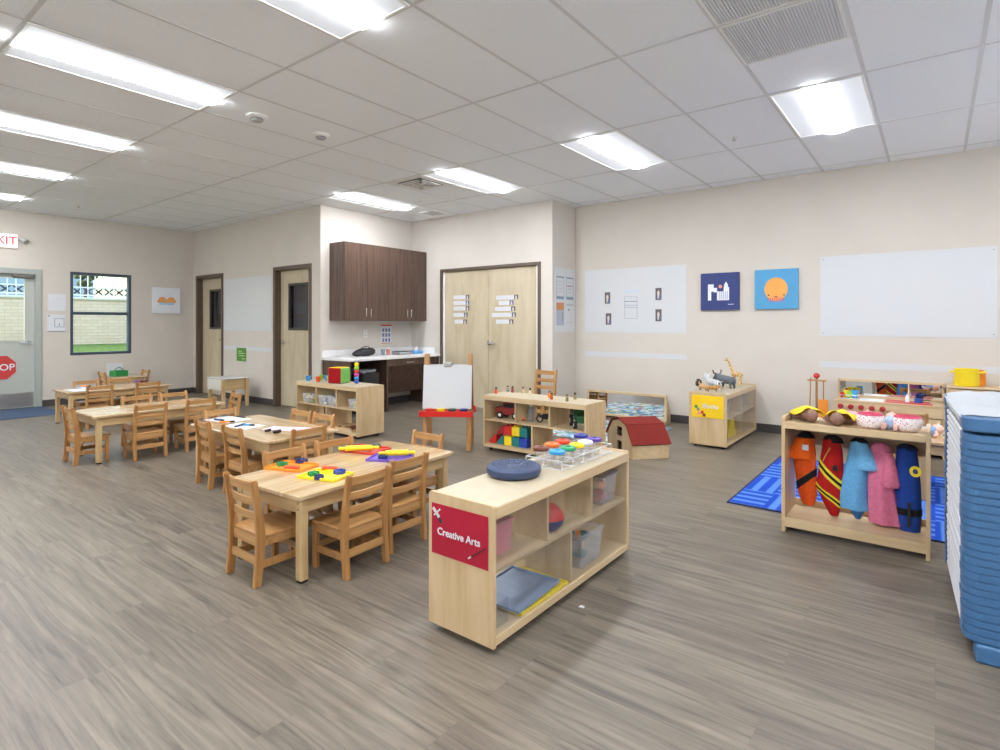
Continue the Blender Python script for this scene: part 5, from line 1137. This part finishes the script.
# 5 blue police
t = costume('dark blue uniform costume with yellow badge at the right end of the rack', 4, 0, 0, 0, 0); bf = fab('royal_blue_cloth', (30, 66, 150))
lv = [(.598, -.005, 0, .022, .02), (.585, -.005, 0, .045, .03), (.50, -.002, 0, .054, .04), (.42, -.0, 0, .058, .044), (.32, .004, 0, .058, .044), (.24, .006, 0, .055, .042), (.18, .01, 0, .045, .034)]
shell(0, lv, m_=bf, name='cloth_body', parent=t, seed=11)
shell(0, lv, v0=.70, v1=.77, inflate=.003, m_=blk, name='black_belt', parent=t, seed=11)
MB().box(.0, .014, -.056, -.05, .22, .34, .001).build('black_strap', black, t)
shell(0, [(.606, -.005, .002, .024, .02), (.595, -.005, .002, .046, .03), (.58, -.002, .002, .05, .03)], m_=fab('navy_cloth', (24, 34, 70)), name='dark_collar', parent=t, seed=0)
MB().lathe([(.012, 0), (.026, 0), (.026, .003), (.012, .003), (.012, 0)], 20, (.035, -.05, .49), mat_=lambda v: Vector((v.x, -v.z, v.y))).build('yellow_badge', stripey, t)
MB().lathe([(0, 0), (.012, 0), (.012, .003), (0, .003)], 16, (.035, -.05, .49), mat_=lambda v: Vector((v.x, -v.z, v.y))).build('badge_centre', navy, t)

# dolls
skin = mat('doll_skin_brown', (134, 98, 84), .5); skinp = mat('doll_skin_pale', (226, 180, 166), .5)
def doll(lab, x, y, rz, sk, cloth_m, cap_m, zz=.676):
    t = thing('baby_doll', lab, 'doll', (x, y, zz), rz, 'dolls on the costume rack')   # lies on its back, head toward -y
    b = MB(); b.ell((0, -.03, .042), .036, .040, .040); b.ell((0, -.035, .078), .008, .008, .008, 8)
    b.cap((0, .01, .036), (0, .035, .034), .016, .02); b.cap((0, .04, .034), (0, .10, .034), .03, .034)
    for s_ in (-1, 1):
        b.cap((s_*.03, .045, .03), (s_*.06, .075, .018), .013, .011); b.cap((s_*.06, .075, .018), (s_*.062, .105, .014), .011, .012)
        b.cap((s_*.018, .11, .03), (s_*.03, .16, .024), .018, .014); b.cap((s_*.03, .16, .024), (s_*.028, .20, .018), .014, .012); b.cap((s_*.028, .20, .018), (s_*.028, .205, .036), .011, .01)
        b.ell((s_*.037, -.028, .042), .006, .008, .010, 8)
    b.build('body', sk, t, remesh=.0045)
    b = MB()
    for s_ in (-1, 1): b.ell((s_*.013, -.035, .079), .0045, .0045, .003, 8)
    b.build('eyes', black, t)
    MB().ell((0, -.018, .0795), .008, .003, .0025, 8).build('mouth', mat('doll_lips', (180, 80, 80), .5), t)
    b = MB(); b.cap((0, .045, .038), (0, .11, .036), .035, .040); b.ell((0, .12, .036), .042, .03, .036); b.build('dress', cloth_m, t, remesh=.006)
    if cap_m: 
        b = MB(); bb = bmesh.new(); bmesh.ops.create_grid(bb, x_segments=20, y_segments=16, size=.5)
        for v in bb.verts:
            u_, w_ = v.co.x, v.co.y; v.co = Vector((u_*.17, .05+w_*.15, .088-.16*u_*u_-.10*max(0, w_)**2+.006*math.sin(u_*14+w_*6)))
        bmesh.ops.solidify(bb, geom=bb.faces[:], thickness=.003); b._merge(bb); b.build('blanket', cap_m, t, True)
    return t
ycl = fab('yellow_cloth', (244, 208, 50))
doll('brown doll under a yellow cloth at the left end of the rack top', -.62, 3.95, .5, skin, fab('doll_beige', (200, 170, 150)), ycl)
doll('brown doll under a yellow cloth, second from the left on the rack top', -.46, 3.92, -.1, skin, fab('doll_brown', (160, 110, 90)), ycl)
doll('pink doll lying behind the first floral bowl on the rack top', -.355, 4.09, 1.9, skinp, fab('doll_pink', (236, 170, 180)), None)
doll('pale blue doll lying between the two floral bowls on the rack top', -.205, 4.06, PI, skinp, fab('doll_blue', (160, 184, 214)), None)
def floral():
    m = mat('floral_cloth', (240, 232, 232), .9); tc = nd(m, 'ShaderNodeTexCoord'); v = nd(m, 'ShaderNodeTexVoronoi'); v.inputs['Scale'].default_value = 110; lk(m, tc.outputs['Object'], v.inputs[0])
    r = ramp(m, [(.25, (216, 110, 130)), (.38, (244, 238, 238))]); lk(m, v.outputs['Distance'], r.inputs[0]); lk(m, r.outputs[0], bsdf(m).inputs['Base Color']); return m
fl = floral()
for (xx, yy, lab) in ((-.30, 3.93, 'floral cloth bowl with pink lining left of the two on the rack top'), (-.125, 3.94, 'floral cloth bowl with pink lining at the right end of the rack top')):
    t = thing('cloth_bowl', lab, 'cloth bowl', (xx, yy, .6765), 0, 'floral bowls on the costume rack')
    MB().lathe([(0, 0), (.04, 0), (.064, .02), (.072, .05), (.066, .078), (.060, .082)], 30).build('outer_shell', fl, t, True)
    MB().lathe([(0, .012), (.035, .012), (.057, .028), (.062, .06), (.066, .082), (.058, .088), (.05, .08), (.046, .04), (.03, .03), (0, .03)], 30).build('pink_lining', fab('pink_lining', (206, 84, 110)), t, True)
doll('pale blue doll lying on the wooden table behind the costume rack', .0, 5.38, 2.6, skinp, fab('doll_blue2', (130, 160, 200)), None, TZ)

# ------------------------------------------------------------------ play kitchen
KX0, KX1, KY0, KY1 = -.84, .07, 6.76, 7.17; KZ = .50
t = thing('play_stove', 'wooden play stove with five red knobs and a mirror back against the right wall', 'play kitchen', (KX0, KY0, 0)); KL = KX1-KX0; KD = KY1-KY0
for xx in (0, KL-.016): b = MB(); b.prism([(0, 0), (KD, 0), (KD, .69), (KD-.05, .69), (KD-.05, KZ), (0, KZ)], xx, xx+.016, 'X', .001); b.build('side_panel', birch, t)
MB().box(.016, KL-.016, -.005, KD-.04, KZ-.016, KZ, .002).build('counter_board', birch_x, t)
fp = MB().box(.016, KL-.016, .0, .014, KZ-.12, KZ-.016, .001).build('control_panel', birch_x, t)
MB().box(.016, KL-.016, .03, KD, .04, .055).build('bottom_board', birch_x, t)
for k in range(2):
    dr = MB().box(.02+k*(KL/2-.02), KL/2-.002+k*(KL/2-.02), .0, .014, .06, KZ-.13, .002).build('oven_door', birch, t)
    MB().cap((KL/4+k*KL/2-.06, -.02, KZ-.17), (KL/4+k*KL/2+.06, -.02, KZ-.17), .008, .008, 10).build('handle', red, dr, True)
for k in range(5):
    xx = .065+k*.09; b = MB(); b.cap((xx, 0, KZ-.065), (xx, -.022, KZ-.065), .027, .024, 20, False); b.box(xx-.006, xx+.006, -.03, -.02, KZ-.088, KZ-.042, .002); b.build('knob', mat('knob_red', (168, 40, 40), .4), t, True)
b = MB(); b.box(.016, KL-.016, KD-.03, KD-.015, .665, .69).box(.016, KL-.016, KD-.03, KD-.015, KZ, KZ+.02); b.box(KL*.68, KL*.68+.012, KD-.03, KD-.015, KZ+.02, .665); b.build('back_frame', birch_x, t)
MB().box(.016, KL-.016, KD-.02, KD-.014, KZ+.02, .665).build('back_mirror', MATS['mirror_glass'], t)
for (xx, yy) in ((.5, .1), (.5, .26), (.7, .1), (.7, .26)):
    pass
b = MB(); b.box(.44, .82, .04, .13, KZ, KZ+.006, .002); b.build('burner_mat', mat('burner_red', (190, 44, 44), .5), t); b = MB(); b.box(.44, .80, .2, .29, KZ, KZ+.006, .002); b.build('burner_mat', MATS['burner_red'], t)
MB().box(.22, .42, .06, .28, KZ, KZ+.003).build('basin', mat('basin_white', (220, 224, 228), .3), t)
kx, ky = KX0, KY0
t = thing('dish_rack', 'small rack with toy dishes at the left of the play stove top', 'dish rack', (kx+.13, ky+.17, KZ))
b = MB()
for (p0, p1) in (((-.08, -.06, .005), (.08, -.06, .005)), ((-.08, .06, .005), (.08, .06, .005)), ((-.08, -.06, .04), (.08, -.06, .04)), ((-.08, .06, .04), (.08, .06, .04))): b.cap(p0, p1, .003, .003, 6)
for i in range(7): xx = -.08+i*.0266; b.tube([(xx, -.06, .04), (xx, -.06, .005), (xx, .06, .005), (xx, .06, .04)], .002, 5)
b.build('wire_rack', steel, t)
for i, (dx, dy, m_, nm, r_) in enumerate(((-.07, -.02, red, 'red', .022), (-.035, .03, yellow, 'yellow', .03), (0.0, -.02, lime, 'lime green', .028), (.045, -.01, skyb, 'light blue', .034), (.03, .04, yellow, 'pale yellow', .03))):
    tag(MB().lathe([(0, 0), (r_*.75, 0), (r_, r_*2.4), (r_*.9, r_*2.4), (r_*.65, .003), (0, .003)], 18).build('toy_cup', m_, smooth=True, loc=(kx+.13+dx, ky+.17+dy, KZ+.009)), nm+' toy cup in the rack on the play stove', 'toy cup', 'toy cups on the play stove')
tag(MB().lathe([(0, 0), (.018, 0), (.018, .05), (.012, .06), (.012, .075), (0, .077)], 18).build('toy_bottle', mat('bottle_white', (220, 224, 228), .4), smooth=True, loc=(kx+.62, ky+.17, KZ)), 'small white toy bottle on the play stove', 'toy bottle')
t = thing('toy_pot', 'small blue toy pot on the play stove beside the white bottle', 'toy pot', (kx+.71, ky+.165, KZ))
MB().lathe([(0, 0), (.035, 0), (.038, .045), (.034, .045), (.032, .004), (0, .004)], 22).build('pot_body', mat('pot_blue', (50, 90, 170), .35), t, True); MB().cap((.036, 0, .035), (.09, -.02, .04), .006, .005, 8).build('handle', black, t)
t = thing('play_cupboard', 'wooden play cupboard with the yellow pot on top, behind the cot stack', 'play kitchen', (.085, 6.78, 0), 0)
b = MB(); b.box(0, .016, 0, .38, 0, .68).box(.434, .45, 0, .38, 0, .68).box(.016, .434, 0, .38, .04, .055).box(.016, .434, 0, .38, .34, .352).box(.016, .434, .37, .38, 0, .68); b.build('cupboard_body', birch, t)
MB().box(0, .45, -.005, .38, .68, .696, .002).build('top_board', birch_x, t)
dr = MB().box(.02, .43, -.014, 0, .02, .67, .002).build('cupboard_door', birch, t); MB().cap((.05, -.03, .4), (.05, -.03, .5), .008, .008, 10).build('handle', red, dr, True)
t = thing('toy_pot', 'big yellow toy pot with side handle on the play cupboard', 'toy pot', (.235, 6.92, .696))
b = MB(); yp = mat('pot_yellow', (240, 214, 36), .4); b.lathe([(0, 0), (.085, 0), (.098, .02), (.092, .15), (.096, .165), (.09, .165), (.08, .03), (0, .03)], 30); b.build('pot_body', yp, t, True)
b = MB(); b.tube([(.09, -.02, .13), (.135, -.025, .135), (.135, .025, .135), (.09, .02, .13)], .009); b.build('handle', yp, t)
b = MB(); b.tube([(-.09, -.02, .13), (-.12, -.02, .135), (-.12, .02, .135), (-.09, .02, .13)], .009); b.build('handle', yp, t)
t = tag(MB().lathe([(0, 0), (.07, 0), (.078, .02), (.074, .145), (.07, .145), (.066, .02), (0, .02)], 26).build('toy_bucket', orange, smooth=True, loc=(.305, 7.04, .696)), 'orange toy pail half hidden behind the big yellow pot', 'toy pail')
# cleaning set stand
t = thing('cleaning_stand', 'wooden stand of play brooms with red knob left of the play stove', 'stand', (-1.02, 6.95, 0))
MB().lathe([(0, 0), (.13, 0), (.13, .02), (0, .02)], 28).build('stand_base', birch_x, t)
MB().cap((0, 0, .02), (0, 0, .70), .012, .012, 12).build('stand_pole', honey, t)
MB().box(-.09, .09, -.012, .012, .66, .68, .003).build('cross_bar', honey_x, t); MB().ell((0, 0, .72), .032, .032, .03).build('red_knob', red, t, True)
t = thing('play_broom', 'thin wooden play broom leaning on the left of the stand', 'broom', (-1.09, 6.93, 0)); MB().cap((0, 0, .1), (.015, 0, .70), .006, .006, 8).build('stick', honey, t); MB().prism([(-.06, 0), (.06, 0), (.03, .1), (-.03, .1)], -.02, .02, 'Y', .003).build('bristles', red, t)
t = thing('dustpan', 'orange play dustpan hanging on the right of the broom stand', 'dustpan', (-.95, 6.91, .42)); 
b = MB(); b.box(-.045, .045, -.008, .012, -.16, .05, .006, 3); b.build('pan', mat('dustpan_orange', (232, 140, 40), .4), t); MB().cap((0, 0, .05), (0.0, 0, .25), .007, .007, 8).build('handle', honey, t)

# ------------------------------------------------------------------ stack of cots
cotm = mat('cot_blue', (62, 104, 146), .4); rail_m = mat('cot_white', (198, 201, 205), .5); mesh_m = noisy('cot_sheet', (180, 183, 188), (172, 176, 182), 120, .85)
CW, CLn, PITCH = .57, .96, .0292
def make_cot(top=False):
    t = thing('sleeping_cot', 'x', 'cot', group='stacked sleeping cots')
    a, c = CW/2, CLn/2
    for s_ in (-1, 1):
        b = MB(); r = .055; n = 6
        def endp(off, rr_): # rounded end outline in x,y
            ys_ = s_*(c-off); return [(-a+off, s_*(c-.13)), (-a+off, ys_-s_*rr_)]+[(-a+off+rr_-rr_*math.cos(PI/2*i/n), ys_-s_*rr_+s_*rr_*math.sin(PI/2*i/n)) for i in range(1, n+1)]+[(a-off-rr_+rr_*math.sin(PI/2*i/n), ys_-s_*rr_+s_*rr_*math.cos(PI/2*i/n)) for i in range(0, n+1)]+[(a-off, s_*(c-.13))]
        b.prism(endp(0, r), .0, .0285, 'Z', .003)
        b.build('end_frame', cotm, t)
        b = MB()
        for xx in (-.14, .14): b.box(xx-.035, xx+.035, min(s_*(c-.002), s_*(c+.003)), max(s_*(c-.002), s_*(c+.003)), .006, .014)
        b.box(-a+.0, -a+.0, 0, 0, 0, 0)
        b.build('end_lip', cotm, t)
    for s_ in (-1, 1):
        b = MB(); x0, x1 = sorted((s_*(a-.004), s_*(a-.03))); b.box(x0, x1, -c+.125, c-.125, .003, .026, .008, 3); b.build('side_rail', rail_m, t)
    MB().box(-a+.012, a-.012, -c+.1, c-.1, .021, .0265).build('bed_fabric', mesh_m, t)
    return t
cot0 = make_cot(); cr = math.radians(3); NC = 28
# near left corner of the stack on the floor
nx, ny = .085, 2.80
cc = Vector((nx, ny, 0)) + Matrix.Rotation(cr, 3, 'Z') @ Vector((CW/2, CLn/2, 0))
base_t = thing('cot_dolly', 'blue wheeled base under the stack of cots', 'dolly', (cc.x, cc.y, 0), cr)
MB().box(-.24, .24, -.45, .45, .045, .074, .02, 3).build('dolly_board', cotm, base_t)
b = MB(); b.box(-.25, .25, -.49, -.40, .0, .072, .012, 3); b.build('dolly_lip', cotm, base_t)
for sx in (-1, 1):
    for sy in (-1, 1):
        b = MB(); b.cap((sx*.235-.012, sy*.33, .032), (sx*.235+.012, sy*.33, .032), .032, .032, 18, False); b.box(sx*.235-.018, sx*.235+.018, sy*.33-.02, sy*.33+.02, .04, .066, .003); b.build('caster', rubber, base_t)
ords = ['bottom', 'second', 'third', 'fourth', 'fifth', 'sixth', 'seventh', 'eighth', 'ninth', 'tenth', 'eleventh', 'twelfth', 'thirteenth', 'fourteenth', 'fifteenth', 'sixteenth', 'seventeenth', 'eighteenth', 'nineteenth', 'twentieth', 'twenty-first', 'twenty-second', 'twenty-third', 'twenty-fourth', 'twenty-fifth', 'twenty-sixth', 'twenty-seventh', 'topmost']
rj = random.Random(9)
for i in range(NC):
    z_ = .0745+i*PITCH-(0.0)+(.012 if i == NC-1 else 0)
    lab = 'blue and white cot, %s' % ('lowest of the stack' if i == 0 else 'topmost of the stack with a white sheet over it' if i == NC-1 else '%s from the bottom of the stack' % ords[i])
    o = cot0 if i == 0 else dup(cot0)
    o.location = (cc.x+rj.uniform(-.002, .002), cc.y+rj.uniform(-.003, .003), z_); o.rotation_euler = (0, 0, cr+rj.uniform(-.002, .002)); o['label'] = lab
    if i == NC-1: o.scale = (1, 1, 1.7)
topz = .0745+(NC-1)*PITCH+.012+.0285*1.7
t = thing('bed_sheet', 'white sheet spread over the topmost cot', 'sheet', (cc.x, cc.y, topz), cr)
b = MB(); bb = bmesh.new(); bmesh.ops.create_grid(bb, x_segments=48, y_segments=60, size=.5)
for v in bb.verts:
    u_, w_ = v.co.x, v.co.y; X_, Y_ = u_*(CW-.0), w_*(CLn-.09)+.045; e = max(0, abs(u_)-.44)/.06
    z_ = .004+.005*noise.noise((X_*7, Y_*7, 1))+.022*math.exp(-((X_+.10)**2+(Y_-.33)**2)*160)+.012*math.exp(-((X_+Y_*.6-.1)**2)*500)*max(0, Y_)*2 - .012*e*e
    v.co = Vector((X_*(1+.01*e), Y_, max(z_, .0008 if e <= 0 else -.02)))
bmesh.ops.solidify(bb, geom=bb.faces[:], thickness=-.0015); b._merge(bb); b.build('sheet_cloth', mesh_m, t, True)
